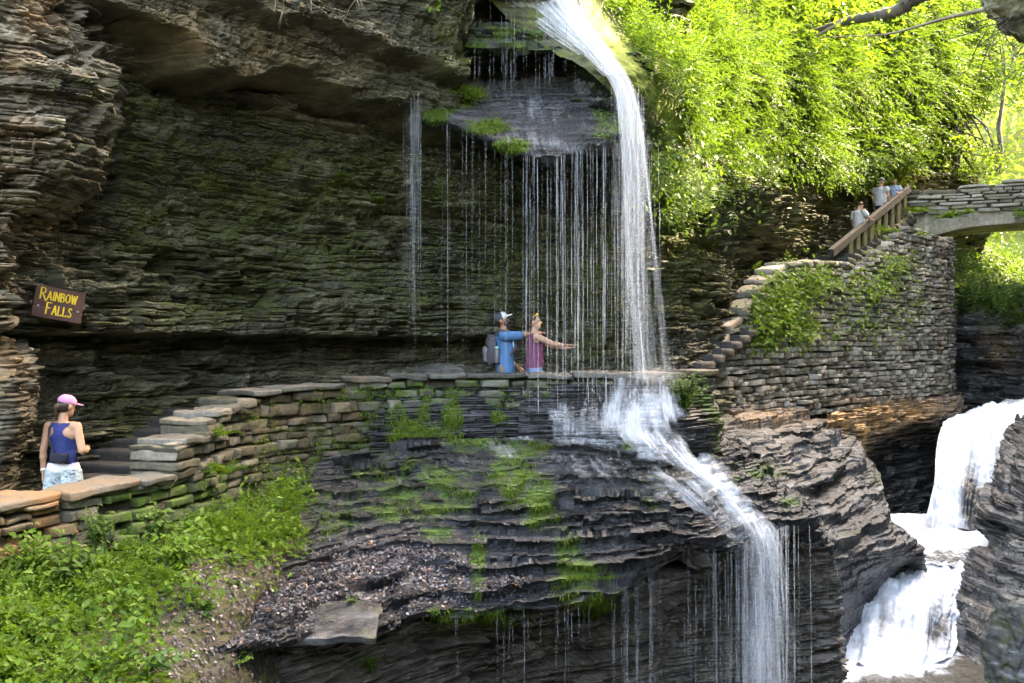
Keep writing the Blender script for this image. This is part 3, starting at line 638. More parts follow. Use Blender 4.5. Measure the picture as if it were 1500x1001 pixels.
# ================================================================ MASONRY, STEPS, BRIDGE, RAILING
M_STONE = stone_mat('parapet_stone', (.042, .039, .024), (.115, .105, .07), (.26, .24, .185), mossamt=.13)
M_CAP = stone_mat('flagstone', (.07, .064, .05), (.125, .117, .093), (.21, .2, .165), mossamt=.03, tint=(.25, .135, .055))
M_PIER = stone_mat('pier_stone', (.09, .08, .06), (.24, .225, .175), (.5, .47, .40), mossamt=.0)
M_GAP = plain_mat('wall_core', (.05, .043, .028), .95, .4, 12)
M_STEP = stone_mat('step_stone', (.04, .038, .034), (.07, .066, .058), (.11, .103, .092), mossamt=-.2)
M_CONC = rock_mat('bridge_concrete', (.13, .115, .09), (.26, .235, .185), (.40, .365, .29), zs=.35, bump=.3)
M_PATH = rock_mat('path_stone', (.03, .03, .027), (.07, .07, .065), (.13, .13, .12), zs=1.)

class Wall:
    """a wall face along a plan line measured as (px, D); heights given along px"""
    def __init__(s, plan, top, base, n=600):
        px = np.array([p for p, d in plan], float); D = np.array([d for p, d in plan], float)
        s.X = (px-CX)/F*D; s.Y = D
        C = herm1(np.stack([s.X, s.Y], 1), np.linspace(0, len(px)-1, n)); s.C = C
        s.S = np.concatenate([[0], np.cumsum(np.linalg.norm(np.diff(C, axis=0), axis=1))])
        s.PX = CX+F*C[:, 0]/C[:, 1]; s.L = s.S[-1]
        t = np.gradient(C, axis=0); t /= np.linalg.norm(t, axis=1, keepdims=True); s.N = np.stack([t[:, 1], -t[:, 0]], 1); s.T = t
        s.top = np.array(top, float); s.base = np.array(base, float)
    def at(s, q):
        return np.stack([np.interp(q, s.S, s.C[:, j]) for j in (0, 1)], -1), np.stack([np.interp(q, s.S, s.N[:, j]) for j in (0, 1)], -1)
    def px(s, q): return np.interp(q, s.S, s.PX)
    def ztop(s, q): return np.interp(s.px(q), s.top[:, 0], s.top[:, 1])
    def zbase(s, q): return np.interp(s.px(q), s.base[:, 0], s.base[:, 1])
def stone_face(G, w, seed, h0, h1, w0, w1, dep, miss=.03, nu=7, nv=5, attr=None, jut=.06):
    rg = np.random.default_rng(seed)
    cl = lambda m: np.sign(np.linspace(-1, 1, m))*np.abs(np.linspace(-1, 1, m))**.45; gu, gv = np.meshgrid(cl(nu), cl(nv))
    edge = np.maximum(np.abs(gu), np.abs(gv)) > .99
    bul = (1-np.abs(gu)**8)*(1-np.abs(gv)**8)
    Q = grid_faces(nv, nu)
    z = w.base[:, 1].min(); zmax = w.top[:, 1].max()
    while z < zmax:
        h = rg.uniform(h0, h1); q = -rg.uniform(0, w1); gq = rg.uniform(0, 99)
        while q < w.L:
            ln = rg.uniform(w0, w1)*(1 if rg.random() > .15 else .55); qc = q+ln/2; q += ln
            if qc < 0 or qc > w.L: continue
            wz = z+.018*math.sin(qc*.9+gq)+rg.uniform(-.012, .012)
            if wz+h*.55 > w.ztop(qc)+.02 or wz+h < w.zbase(qc) or rg.random() < miss: continue
            hh = min(h*(1 if rg.random() > .25 else rg.uniform(.6, 1.)), 9)
            pr = rg.uniform(-.3, 1)*jut
            a = rg.uniform(-.05, .05)
            k = rg.uniform(.93, 1.0); kz = rg.uniform(.88, 1.04)
            fl = 1+.09*(rg.random(4)*2-1)[0]*gv; uu = gu*ln/2*k*fl; vv = gv*hh/2*kz
            # uneven corners
            cu = 1+rg.uniform(-.10, .06)*gu*gv; uu = uu*cu; vv = vv*(1+rg.uniform(-.13, .13)*gu)+hh*rg.uniform(-.06, .06)*gu
            uu2 = uu*math.cos(a)-vv*math.sin(a); vv2 = uu*math.sin(a)*.6+vv
            c, n = w.at(np.array([qc]))[0][0], w.at(np.array([qc]))[1][0]
            t = np.array([-n[1], n[0]])
            dpt = np.where(edge, -dep, pr+.02*bul)
            pts = np.stack([c[0]+t[0]*uu2+n[0]*dpt, c[1]+t[1]*uu2+n[1]*dpt, wz+hh/2+vv2], -1).reshape(-1, 3)
            ng = vnoise(pts*7)*.022+vnoise(pts*23)*.013
            pts[:, 0] += n[0]*ng; pts[:, 1] += n[1]*ng; pts[:, 2] += vnoise(pts*9+7)*.010
            G.add(pts, Q, **(attr(w.px(qc), wz+hh/2, c) if attr else {}))
        z += h
def wall_core(G, w, back, inset=.05, lower=-.03, **a):
    q = np.linspace(0, w.L, 160); c, n = w.at(q); zt = w.ztop(q)+lower; zb = w.zbase(q)-.3
    r = [np.stack([c[:, 0]-n[:, 0]*o, c[:, 1]-n[:, 1]*o, zz], 1) for o, zz in ((inset, zb), (inset, zt), (back, zt), (back, zb))]
    V = np.stack(r, 0); Q = grid_faces(4, 160); G.add(V, Q, **a)

def zt(py, D): return (CY-py)/F*D
# ---- the path parapet: rises in steps with the stairs
plan = [(-300, 7.1), (-60, 8.2), (60, 9.0), (150, 9.6), (230, 10.3), (300, 11.2), (350, 12.2), (430, 13.1), (560, 14.1), (700, 14.5), (920, 14.65), (1046, 15.3)]
ptop = [(-300, -1.47), (258, -1.44), (262, -1.12), (300, -1.10), (306, -.88), (345, -.86), (351, -.69), (520, -.62), (545, -.53), (1050, -.51)]
pbase = [(-300, -2.6), (0, -2.4), (200, -2.2), (300, -2.05), (430, -1.8), (560, -1.58), (700, -1.45), (920, -1.45), (1046, -1.4)]
PW = Wall(plan, ptop, pbase)
def pattr(px, z, c):
    wet = .8*sstep(540, 620, px)+.1
    m = .05+.30*sstep(480, 600, px)*(1-sstep(690, 760, px)*.3)+.12*sstep(-.9, -1.5, z)+(.25 if 130 < px < 330 and z < -1.5 else 0)
    t = .8 if px < 110 and z > -2.0 else (.25 if 350 < px < 520 else 0)
    return dict(wet=float(wet), moss=float(m), tint=float(t))
RGS = np.random.default_rng(6)
root = empty('parapet_wall', P(560, 640, 14.1)); tag(root, 'long dry stone parapet wall with flagstone top climbing beside the path', 'wall')
def under(o, r):        # keeps world placement when parented
    o.parent = r; o.matrix_parent_inverse = Matrix.Translation(r.location).inverted() if not any(r.rotation_euler) else (Matrix.Translation(r.location) @ r.rotation_euler.to_matrix().to_4x4()).inverted(); return o
G = Geo(); stone_face(G, PW, 3, .06, .17, .12, .50, .10, .02, 9, 7, pattr, .07)
under(link('stonework', G.mesh('stonework', M_STONE)), root)
G = Geo(); wall_core(G, PW, .55); under(link('core', G.mesh('core', M_GAP)), root)
# stone ends where the wall steps up
G = Geo(); kk = 0
for sx in (259, 303, 348, 532):
    q0 = float(np.interp(sx, PW.PX, PW.S)); zl, zh = float(PW.ztop(q0-.12)), float(PW.ztop(q0+.15)); z = zl-.04
    while z < zh-.03:
        th = min(RGS.uniform(.08, .13), zh-z); ln = RGS.uniform(.3, .5); q1 = q0+ln/2-.06-RGS.uniform(0, .05); c, n = PW.at(np.array([q1])); c, n = c[0], n[0]
        V, Q = rough_box(ln, .60, th, 8, .25, .02, 900+kk); kk += 1; t = np.array([-n[1], n[0]])
        G.add(np.stack([c[0]+t[0]*V[:, 0]-n[0]*(V[:, 1]+.24), c[1]+t[1]*V[:, 0]-n[1]*(V[:, 1]+.24), z+th/2+V[:, 2]], 1), Q, wet=.05, moss=.0, tint=0.); z += th
under(link('end_stones', G.mesh('end_stones', M_STONE)), root)
rg = np.random.default_rng(4); q = .0; G = Geo(); k = 0
while q < PW.L-.1:
    ln = rg.uniform(.35, .95); qc = q+ln/2; q += ln*.985
    if qc > PW.L: break
    c, n = PW.at(np.array([qc])); c, n = c[0], n[0]; px = PW.px(qc)
    # a slab never bridges a step of the wall
    z = PW.ztop(qc); qq = np.linspace(qc-ln/2, qc+ln/2, 40); ok = np.abs(PW.ztop(qq)-z) < .06
    if not ok.all():
        lo_, hi_ = qq[ok].min(), qq[ok].max(); ln = max(hi_-lo_, .22); qc = (lo_+hi_)/2; c, n = PW.at(np.array([qc])); c, n = c[0], n[0]; px = PW.px(qc)
    th = rg.uniform(.05, .10); wd = rg.uniform(.5, .66)
    V, Q = rough_box(ln*.985, wd, th, 9, .22, .022, k+50)
    an = math.atan2(n[0], -n[1])*1+rg.uniform(-.05, .05); ca, sa = math.cos(an), math.sin(an); off = wd/2-.07-rg.uniform(0, .06)
    W_ = np.stack([V[:, 0]*ca-V[:, 1]*sa+c[0]-n[0]*off, V[:, 0]*sa+V[:, 1]*ca+c[1]-n[1]*off, V[:, 2]+z+th*.3+rg.uniform(-.012, .012)+V[:, 0]*rg.uniform(-.02, .02)], 1)
    G.add(W_, Q, wet=float(.75*sstep(545, 640, px)), moss=float(.12*sstep(560, 700, px)), tint=float(.9 if px < 95 else (.45 if px < 160 else (.5 if 490 < px < 590 or px > 930 else .0)))); k += 1
under(link('coping', G.mesh('coping', M_CAP)), root)

# ---- ledges of rock the water spills over, at the wall's wet foot (cascade)
G = Geo()
V = wall_patch([(760, 14.35), (820, 14.3), (900, 14.25), (960, 14.2), (1010, 14.45), (1050, 15.1)], -1.75, -.62, 330, 190, 131, [(.07, .15, .12, .5, 1.6, .3), (.03, .07, .05, .2, .8, .5)], lambda z: -.30*sstep(-1.3, -.62, z)+.12, .06)
px, py = project(V)
sheet_geo(G, V, moss=np.clip(.30+.6*fbm(S3(V, 1.6, 1.6, .9)+3, 4)-.4*sstep(900, 960, px)*(1-sstep(990, 1010, px)), 0, 1), wet=1., tint=0.)
CASC = V
V = wall_patch([(540, 13.85), (600, 14.1), (680, 14.25), (760, 14.35), (800, 14.45)], -1.75, -.66, 330, 190, 133, [(.07, .18, .15, .3, 1.1, .3), (.03, .07, .06, .2, .7, .5)], lambda z: -.22*sstep(-1.3, -.66, z)+.06, .08)
px, py = project(V)
sheet_geo(G, V, moss=np.clip(.26+.7*fbm(S3(V, 1.5, 1.5, .9)+9, 4)+.22*(px < 640), 0, 1), wet=.9, tint=0.)
WETF = V
o = link('wet_ledges', G.mesh('wet_ledges', M_TERR)); tag(o, 'dripping mossy rock ledges on the face of the parapet under the couple', 'rock', kind='structure')

# ---- path and stairs behind the parapet
pp = [(-300, 7.5, 9.8, -2.35), (-60, 8.6, 10.9, -2.32), (60, 9.4, 11.6, -2.28), (140, 10.1, 12.4, -2.2), (215, 10.7, 13.2, -1.75), (270, 11.7, 13.8, -1.25), (350, 12.7, 14.7, -1.22), (430, 13.6, 15.3, -1.25), (560, 14.6, 16.5, -1.3), (700, 15.0, 17.4, -1.33), (920, 15.1, 18.4, -1.33), (1046, 15.8, 19.4, -1.3), (1046, 16.8, 20.5, -1.1)]
rows = [[((p-CX)/F*a, a, z) for p, a, b, z in pp], [((p-CX)/F*(a+b)/2, (a+b)/2, z) for p, a, b, z in pp], [((p-CX)/F*b, b, z) for p, a, b, z in pp]]
V = patch(rows, 260, 40, True); V[..., 2] += .02*fbm(S3(V, 2), 4)
G = Geo(); sheet_geo(G, V, moss=.05, wet=.6, tint=0.); tag(link('path', G.mesh('path', M_PATH)), 'stone walking path running between parapet and cliff', 'path', kind='structure')
root = empty('stone_steps', P(220, 700, 11.4)); tag(root, 'short flight of worn grey steps beside the woman in the pink cap', 'steps')
d = np.array([.30, .954]); sd = np.array([.954, -.30])
for i in range(9):
    D = 10.75+.30*i; z = -1.76+.11*i
    c = np.array([-4.5+.24*(D-11.4), D]); G = Geo()
    V, Q = rough_box(1.5, .55, .17, 9, .16, .02, 200+i)
    W_ = np.stack([V[:, 0]*sd[0]+V[:, 1]*d[0]+c[0], V[:, 0]*sd[1]+V[:, 1]*d[1]+c[1]+.15, V[:, 2]+z-.085], 1)
    G.add(W_, Q, wet=.15, moss=.05, tint=0.); under(link('step', G.mesh('step', M_STEP)), root)

# ---- tall stone pier carrying the upper stairs
plan = [(1034, 19.6), (1100, 21.6), (1200, 24.8), (1300, 28.2), (1366, 30.6), (1384, 31.2)]
Dp = lambda x: np.interp(x, [p for p, d in plan], [d for p, d in plan])
tp = [(1030, 556), (1050, 522), (1075, 478), (1100, 442), (1118, 420), (1135, 400), (1150, 389), (1200, 385), (1240, 388), (1252, 398), (1330, 332), (1345, 338), (1384, 350)]
bp = [(1030, 618), (1080, 606), (1130, 603), (1366, 598), (1384, 606)]
ZW = Wall(plan, [(a, zt(b, Dp(a))) for a, b in tp], [(a, zt(b, Dp(a))) for a, b in bp])
def zattr(px, z, c):
    D = Dp(px); py = CY-z*F/D; m = .02
    m += .5*math.exp(-(((px-1150)/60)**2+((py-440)/55)**2))+.3*math.exp(-(((px-1300)/60)**2+((py-380)/30)**2))
    t = .9*math.exp(-((py-592)/9)**2)*float(sstep(1190, 1240, px))+(.3 if px > 1368 else 0)
    return dict(moss=m+float(vnoise(np.array([[c[0], c[1], z]])*1.3)[0])*.16+(.2 if px > 1366 else 0), wet=.5 if px > 1366 else 0., tint=t)  # right end set darker by way of the wet value
root = empty('stone_pier', P(1240, 600, 26)); tag(root, 'tall rubble stone pier wall under the upper stairs and bridge end', 'wall')
G = Geo(); stone_face(G, ZW, 13, .07, .15, .12, .40, .16, .04, 7, 6, zattr, .10)
RW = Wall([(1384, 31.2), (1391, 32.4), (1397, 34.0)], [(1380, zt(352, 31.2)), (1400, zt(352, 34))], [(1380, zt(640, 31.2)), (1400, zt(640, 34))])
stone_face(G, RW, 14, .075, .16, .14, .5, .16, .05, 6, 5, lambda px, z, c: dict(moss=.1, wet=.3, tint=0.), .10)
under(link('stonework', G.mesh('stonework', M_PIER)), root)
G = Geo(); wall_core(G, ZW, .5, .12, -.25); wall_core(G, RW, .5, .10); under(link('core', G.mesh('core', M_GAP)), root)
G = Geo(); q = .1; k = 0
while q < ZW.L-3.2:
    ln = rg.uniform(.35, .7); qc = q+ln/2; q += ln
    px = ZW.px(qc)
    if px > 1246: break
    c, n = ZW.at(np.array([qc])); c, n = c[0], n[0]; z = ZW.ztop(qc); sl = (ZW.ztop(qc+ln*.4)-ZW.ztop(qc-ln*.4))/(ln*.8)
    V, Q = rough_box(ln*1.0, rg.uniform(.5, .65), rg.uniform(.10, .18), 6, .25, .03, k+400)
    t = np.array([-n[1], n[0]])
    W_ = np.stack([c[0]+t[0]*V[:, 0]-n[0]*(V[:, 1]+.22), c[1]+t[1]*V[:, 0]-n[1]*(V[:, 1]+.22), z+V[:, 2]+V[:, 0]*sl*.55], 1)
    G.add(W_, Q, moss=.0, wet=0., tint=.0 if rg.random() < .8 else .4); k += 1
under(link('coping', G.mesh('coping', M_PIER)), root)

# ---- upper stairs
root = empty('stone_stairs', P(1015, 560, 18.6)); tag(root, 'long stone staircase climbing behind the pier wall to the bridge', 'stairs')
A = np.array(P(1006, 552, 18.3)); B = np.array(P(1228, 392, 27.8)); C = np.array(P(1338, 320, 34.2))
legs = [(A, B, 21), (B, C, 14)]
for (a, b, n) in legs:
    dd = (b-a)[:2]/np.linalg.norm((b-a)[:2]); lf = np.array([-dd[1], dd[0]])
    for i in range(n):
        p = a+(b-a)*(i+.5)/n; run = np.linalg.norm((b-a)[:2])/n; ris = (b-a)[2]/n; wd = 2.1
        V, Q = rough_box(wd, run*1.25, ris+.06, 6, .14, .02, int(600+i+p[0]*10))
        cc = p[:2]+lf*(wd/2-.15)
        W_ = np.stack([cc[0]-V[:, 0]*lf[0]+V[:, 1]*dd[0], cc[1]-V[:, 0]*lf[1]+V[:, 1]*dd[1], p[2]+ris/2+V[:, 2]-(ris+.06)/2], 1)
        G = Geo(); G.add(W_, Q, moss=0., wet=.05, tint=0.); under(link('step', G.mesh('step', M_STEP)), root)
def stair_z(D):
    """height of the upper flight at distance D"""
    t = (D-B[1])/(C[1]-B[1]); return B[2]+(C[2]-B[2])*t, B[0]+(C[0]-B[0])*t

# ---- wooden railing on the upper flight
M_WOOD = None
def wood_mat(name, c0, c1, rough=.75, green=.0):
    k = NT(name); v = k.coord((1, 1, 1)); a = k.noise(k.coord((9, 9, 1.2)), 3, 6, .6, .4); b = k.noise(v, 1.7, 4, .6)
    col = k.mix(k.ramp(a, [(.3, 0.), (.7, 1.)]), c0, c1)
    if green: col = k.mix(k.math('MULTIPLY', k.ramp(b, [(.35, 0.), (.6, 1.)]), green), col, (.14, .15, .05))
    return k.out(k.bsdf(col, rough, k.bump(a, .3, .01), .35))
M_RAILTOP = wood_mat('weathered_handrail', (.03, .027, .023), (.065, .06, .054))
M_RAIL = wood_mat('mossy_timber', (.07, .058, .032), (.12, .10, .06), .8, .75)
M_RAILDK = wood_mat('mossy_lower_rail', (.05, .05, .028), (.10, .10, .055), .8, .7)
root = empty('wooden_railing', P(1244, 392, 28.9)); tag(root, 'weathered wooden railing with splayed balusters on the upper stairs', 'railing')
ra, rb = np.array(P(1217, 371, 27.9)), np.array(P(1331, 277, 33.5)); ba, bb = np.array(P(1243, 391, 28.9)), np.array(P(1328, 321, 33.4))
def timber(name, a, b, wx, wy, mat, up=(0, 0, 1)):
    V, Q = bar(a, b, wx, wy, up); return bevel_mod(under(link(name, mesh_from(name, V, Q, mat, smooth=False)), root), .012)
timber('handrail', ra, rb, .16, .22, M_RAILTOP); timber('lower_rail', ba, bb, .12, .17, M_RAILDK)
nr = (ra-rb); nr = np.array([nr[1], -nr[0], 0])/np.linalg.norm(nr[:2])
for t in (.03, .14, .25, .36, .48, .60, .72, .84, .96):
    b0 = ba+(bb-ba)*t; x = CX+F*b0[0]/b0[1]; f = (b0[1]-ra[1])/(rb[1]-ra[1]); t0 = ra+(rb-ra)*f
    timber('baluster', b0+np.array([0, 0, -.05]), np.array([b0[0], b0[1], t0[2]]), .19, .07, M_RAIL, (1, 0, 0) if False else (-.6, .8, 0))
for t in (.40, .88):
    b0 = ba+(bb-ba)*(t+.05); t1 = ba+(bb-ba)*(t-.04); f = (t1[1]-ra[1])/(rb[1]-ra[1])
    timber('brace', b0+np.array([.02, .06, 0]), np.array([t1[0]+.02, t1[1]+.06, (ra+(rb-ra)*f)[2]]), .12, .07, M_RAIL, (-.6, .8, 0))

# ---- stone arch bridge
root = empty('stone_bridge', P(1340, 352, 33.8)); tag(root, 'arched stone footbridge with layered parapet crossing over the stream', 'bridge')
bx = [1318, 1345, 1365, 1400, 1440, 1480, 1520, 1580, 1650, 1720, 1800]
bD = [34.2, 33.9, 33.8, 33.6, 33.3, 33.0, 32.7, 32.3, 31.8, 31.3, 30.8]
arch = [366, 352, 347, 337, 331, 328, 326, 328, 335, 348, 370]
X = np.array([(a-CX)/F*d for a, d in zip(bx, bD)]); Y = np.array(bD); ZA = np.array([zt(a, d) for a, d in zip(arch, bD)])
n = 260; tt = np.linspace(0, len(bx)-1, n); Cb = herm1(np.stack([X, Y, ZA], 1), tt); zdeck = zt(312, 33.5)
dirn = np.array([Cb[-1, 0]-Cb[0, 0], Cb[-1, 1]-Cb[0, 1]]); dirn /= np.linalg.norm(dirn); inn = np.array([-dirn[1], dirn[0]])
rowsV = []
for o, zf_ in [(2.6, 'd'), (2.6, 'a')] + [(2.6-2.6*i/14, 'a') for i in range(1, 15)] + [(0, i/12) for i in range(1, 13)] + [(2.6*i/6, 'd') for i in range(1, 7)]:
    z = np.full(n, zdeck) if zf_ == 'd' else (Cb[:, 2] if zf_ == 'a' else Cb[:, 2]+(zdeck-Cb[:, 2])*zf_)
    rowsV.append(np.stack([Cb[:, 0]+inn[0]*o, Cb[:, 1]+inn[1]*o, z], 1))
V = np.stack(rowsV, 0); V += (.03*fbm(S3(V, 2.5, 2.5, 1), 4))[..., None]*np.array([-inn[0]*1., -inn[1], .3])
G = Geo(); sheet_geo(G, V, moss=.10, wet=0., tint=.12); under(link('arch', G.mesh('arch', M_CONC)), root)
BW = Wall([(a, d-.03) for a, d in zip(bx, bD)], [(a, zt(b, 33.4)) for a, b in ((1318, 277), (1340, 277), (1430, 273), (1500, 267), (1800, 262))], [(1318, zdeck-.02), (1800, zdeck-.02)])
G = Geo(); stone_face(G, BW, 17, .06, .16, .25, 1.2, .25, .01, 9, 6, lambda px, z, c: dict(moss=.12, wet=0., tint=.12), .09)
under(link('parapet', G.mesh('parapet', M_PIER)), root)
G = Geo(); wall_core(G, BW, .5, .06); under(link('core', G.mesh('core', M_GAP)), root)
# ================================================================ WATER
def veil_mat(name, us, vs, lo, hi, col=(.80, .84, .88), bright=1.):
    """falling water: white streaks with clear gaps between, as thick as the 'dens' of the sheet"""
    k = NT(name); tc = k.n('ShaderNodeTexCoord'); mp = k.n('ShaderNodeMapping'); k.set(mp.inputs[0], tc.outputs['UV']); mp.inputs['Scale'].default_value = (us, vs, 1)
    a = k.noise(mp.outputs[0], 1, 6, .72, .15)
    mp2 = k.n('ShaderNodeMapping'); k.set(mp2.inputs[0], tc.outputs['UV']); mp2.inputs['Scale'].default_value = (us*.22, vs*.8, 1)
    b = k.noise(mp2.outputs[0], 1, 3, .6)
    mp3 = k.n('ShaderNodeMapping'); k.set(mp3.inputs[0], tc.outputs['UV']); mp3.inputs['Scale'].default_value = (us*.5, vs*6, 1)
    c = k.noise(mp3.outputs[0], 1, 5, .7, .8)
    f = k.math('ADD', k.math('ADD', k.math('MULTIPLY', a, .42), k.math('MULTIPLY', b, .36)), k.math('MULTIPLY', c, .22))
    f = k.math('ADD', f, k.math('MULTIPLY', k.math('SUBTRACT', k.attr('dens'), .5), .62))
    al = k.ramp(f, [(lo, 0.), (hi, 1.)])
    al = k.math('MULTIPLY', al, k.math('MINIMUM', k.math('MULTIPLY', k.attr('dens'), 2.2), 1.))
    d = k.bsdf(col, .35, spec=.4); tl = k.n('ShaderNodeBsdfTranslucent'); k.set(tl.inputs[0], col)
    m1 = k.n('ShaderNodeMixShader'); k.set(m1.inputs[0], .4); k.set(m1.inputs[1], d); k.set(m1.inputs[2], tl.outputs[0])
    tr = k.n('ShaderNodeBsdfTransparent'); m2 = k.n('ShaderNodeMixShader'); k.set(m2.inputs[0], k.math('MULTIPLY', al, bright)); k.set(m2.inputs[1], tr.outputs[0]); k.set(m2.inputs[2], m1.outputs[0])
    return k.out(m2.outputs[0])
def strand_mat(name, amt):
    k = NT(name); v = k.coord((60, 60, 1.5)); a = k.noise(v, 1, 4, .7)
    al = k.math('MULTIPLY', k.ramp(a, [(.40, .0), (.62, 1.)]), amt)
    d = k.bsdf((.82, .86, .9), .25); tl = k.n('ShaderNodeBsdfTranslucent'); tl.inputs[0].default_value = (.82, .86, .9, 1)
    m1 = k.n('ShaderNodeMixShader'); k.set(m1.inputs[0], .5); k.set(m1.inputs[1], d); k.set(m1.inputs[2], tl.outputs[0])
    tr = k.n('ShaderNodeBsdfTransparent'); m2 = k.n('ShaderNodeMixShader'); k.set(m2.inputs[0], al); k.set(m2.inputs[1], tr.outputs[0]); k.set(m2.inputs[2], m1.outputs[0])
    return k.out(m2.outputs[0])
def white_mat(name, us, vs):
    """tumbling white water over dark rock: 'foam' says how white"""
    k = NT(name); tc = k.n('ShaderNodeTexCoord'); mp = k.n('ShaderNodeMapping'); k.set(mp.inputs[0], tc.outputs['UV']); mp.inputs['Scale'].default_value = (us, vs, 1)
    a = k.noise(mp.outputs[0], 1, 7, .7, .4); c = k.noise(k.coord(), 3.5, 6, .7, .6)
    f = k.math('ADD', k.math('ADD', k.math('MULTIPLY', a, .8), k.math('MULTIPLY', c, .3)), k.math('SUBTRACT', k.attr('foam'), .55))
    f = k.ramp(f, [(.32, 0.), (.66, 1.)])
    col = k.mix(f, (.035, .036, .034), (.86, .89, .92))
    n = k.bump(k.math('ADD', a, k.math('MULTIPLY', c, .6)), .7, .10)
    return k.out(k.bsdf(col, k.mixf(f, .12, .6), n, .5))
def pool_mat(name):
    k = NT(name); c = k.noise(k.coord((1, .7, 1)), 1.6, 8, .72, 1.2); w = k.noise(k.coord((1, 1.8, 1)), 4.5, 6, .6)
    f = k.ramp(k.math('ADD', c, k.math('SUBTRACT', k.attr('foam'), .5)), [(.42, 0.), (.66, 1.)])
    col = k.mix(f, (.05, .042, .024), (.84, .87, .9))
    return k.out(k.bsdf(col, k.mixf(f, .08, .6), k.bump(k.math('ADD', w, c), .8, .08), .5))
M_VEIL = veil_mat('falling_veil', 80, 1.1, .43, .76, bright=.74); M_VEIL2 = veil_mat('thin_veil', 80, 1.1, .50, .72)
M_FILM = veil_mat('water_and_sheen_film', 44, 5, .40, .68, bright=.62); M_SLIDEW = veil_mat('sliding_water', 22, 3, .40, .62)  # the film over rock also carries painted silver sheen
M_STR = strand_mat('water_strand', .55); M_STR2 = strand_mat('water_drip', .32)
M_FILM2 = veil_mat('spilling_film', 34, 5, .46, .78)
M_APRON = veil_mat('tumbling_film', 60, 2.4, .44, .76, bright=.85)
M_WHITE = white_mat('white_water', 9, 2.2); M_POOL = pool_mat('pool_water')

def veil(name, rows, nu, nv, seed, dens, mat, amp=.03, parts=None):
    G = Geo()
    for j, (off, sd) in enumerate(parts or [(0, 0)]):
        V = patch([[(a, b, d+off) for a, b, d in r] for r in rows], nu, nv)
        uu, vv = np.meshgrid(np.linspace(0, 1, nu), np.linspace(0, 1, nv))
        V[..., 1] += amp*fbm(np.stack([uu*25, vv*1.5, 0*uu+seed+sd], -1), 4); V[..., 0] += amp*.6*fbm(np.stack([uu*30, vv*2, 0*uu+seed+sd+9], -1), 3)
        px, py = project(V); G.add(V, grid_faces(nv, nu), uv=np.stack([uu+sd*.37, vv+sd*.61], -1), dens=np.clip(dens(uu, vv, px, py), 0, 1))
    return link(name, G.mesh(name, mat, uv=True))
# ---- the tall fall on the right of the shelf
rows = [[(756, -60, 15.35), (782, -60, 15.28), (815, -60, 15.28), (850, -60, 15.33)], [(778, -10, 15.15), (800, -10, 15.06), (830, -10, 15.06), (860, -10, 15.12)],
        [(812, 30, 14.98), (830, 28, 14.93), (848, 26, 14.93), (868, 24, 14.98)], [(846, 68, 14.85), (862, 66, 14.78), (878, 64, 14.78), (894, 62, 14.82)],
        [(880, 104, 14.66), (892, 102, 14.6), (906, 100, 14.6), (920, 98, 14.65)], [(898, 140, 14.55), (910, 138, 14.5), (924, 134, 14.5), (938, 132, 14.55)],
        [(898, 200, 14.48), (918, 200, 14.42), (938, 200, 14.42), (962, 200, 14.48)], [(905, 300, 14.42), (928, 300, 14.38), (950, 300, 14.38), (978, 300, 14.42)],
        [(907, 420, 14.40), (934, 420, 14.36), (962, 420, 14.36), (996, 420, 14.40)], [(912, 552, 14.40), (942, 556, 14.36), (978, 556, 14.36), (1016, 548, 14.40)]]
def f1(u, v, px, py):
    u = u+.10*fbm(np.stack([u*2, v*9, 0*u], -1), 4); return (.72-.27*sstep(.22, .75, v)-.06*sstep(20, -20, py)+.12*fbm(np.stack([u*7, v*3, 0*u+4], -1), 3))*sstep(0, .16, u)*sstep(1, .66, u)
w = veil('waterfall', rows, 130, 320, 3, f1, M_VEIL, .07, [(0, 0), (.12, 1)]); tag(w, 'tall white waterfall plunging off the right end of the shelf', 'waterfall', kind='structure')
# film on the slide beside it
rows = [[(720, -30, 15.42), (770, -30, 15.28), (815, -30, 15.2)], [(742, 6, 15.30), (790, 6, 15.14), (835, 4, 15.03)], [(790, 42, 15.12), (825, 42, 14.98), (858, 40, 14.9)], [(850, 82, 14.86), (868, 80, 14.74), (890, 76, 14.7)], [(886, 112, 14.7), (896, 110, 14.6), (910, 106, 14.58)]]
w = veil('water_film', rows, 90, 120, 5, lambda u, v, px, py: .48+.3*u, M_SLIDEW, .03); tag(w, 'thin sheet of water sliding down the rock above the waterfall', 'water', kind='structure')

# ---- water over the wet ledges and the terrace, following the rock, plus painted wet sheen
def film(name, V, sel, dens, mat, ang, off=.018, us=1., label=None):
    j0, j1, i0, i1 = sel; W = V[j0:j1, i0:i1]; N = normals(W); nv, nu = W.shape[:2]
    Wm = W.copy()
    for _ in range(4):
        Wm[1:-1, 1:-1] = (Wm[:-2, 1:-1]+Wm[2:, 1:-1]+Wm[1:-1, :-2]+Wm[1:-1, 2:])/4
    W = .7*W+.3*Wm+normals(Wm)*off
    px, py = project(W); ca, sa = math.cos(ang), math.sin(ang)
    a = (px*ca+py*sa)/300*us; b = (-px*sa+py*ca)/300*us
    G = Geo(); dn = np.clip(dens(px, py), 0, 1); Q = grid_faces(nv, nu); keep = dn.ravel()[Q].max(1) > .05
    G.add(W, Q[keep], uv=np.stack([a, b], -1), dens=dn); o = link(name, G.mesh(name, mat, uv=True)); return tag(o, label, 'water', kind='structure')
def bl(px, py, spots):
    m = np.zeros(px.shape)
    for (a, b, rx, ry, ang, v) in spots:
        c, s = math.cos(math.radians(ang)), math.sin(math.radians(ang)); x = (px-a)*c+(py-b)*s; y = -(px-a)*s+(py-b)*c
        m = np.maximum(m, v*np.exp(-((x/rx)**2+(y/ry)**2)))
    return m
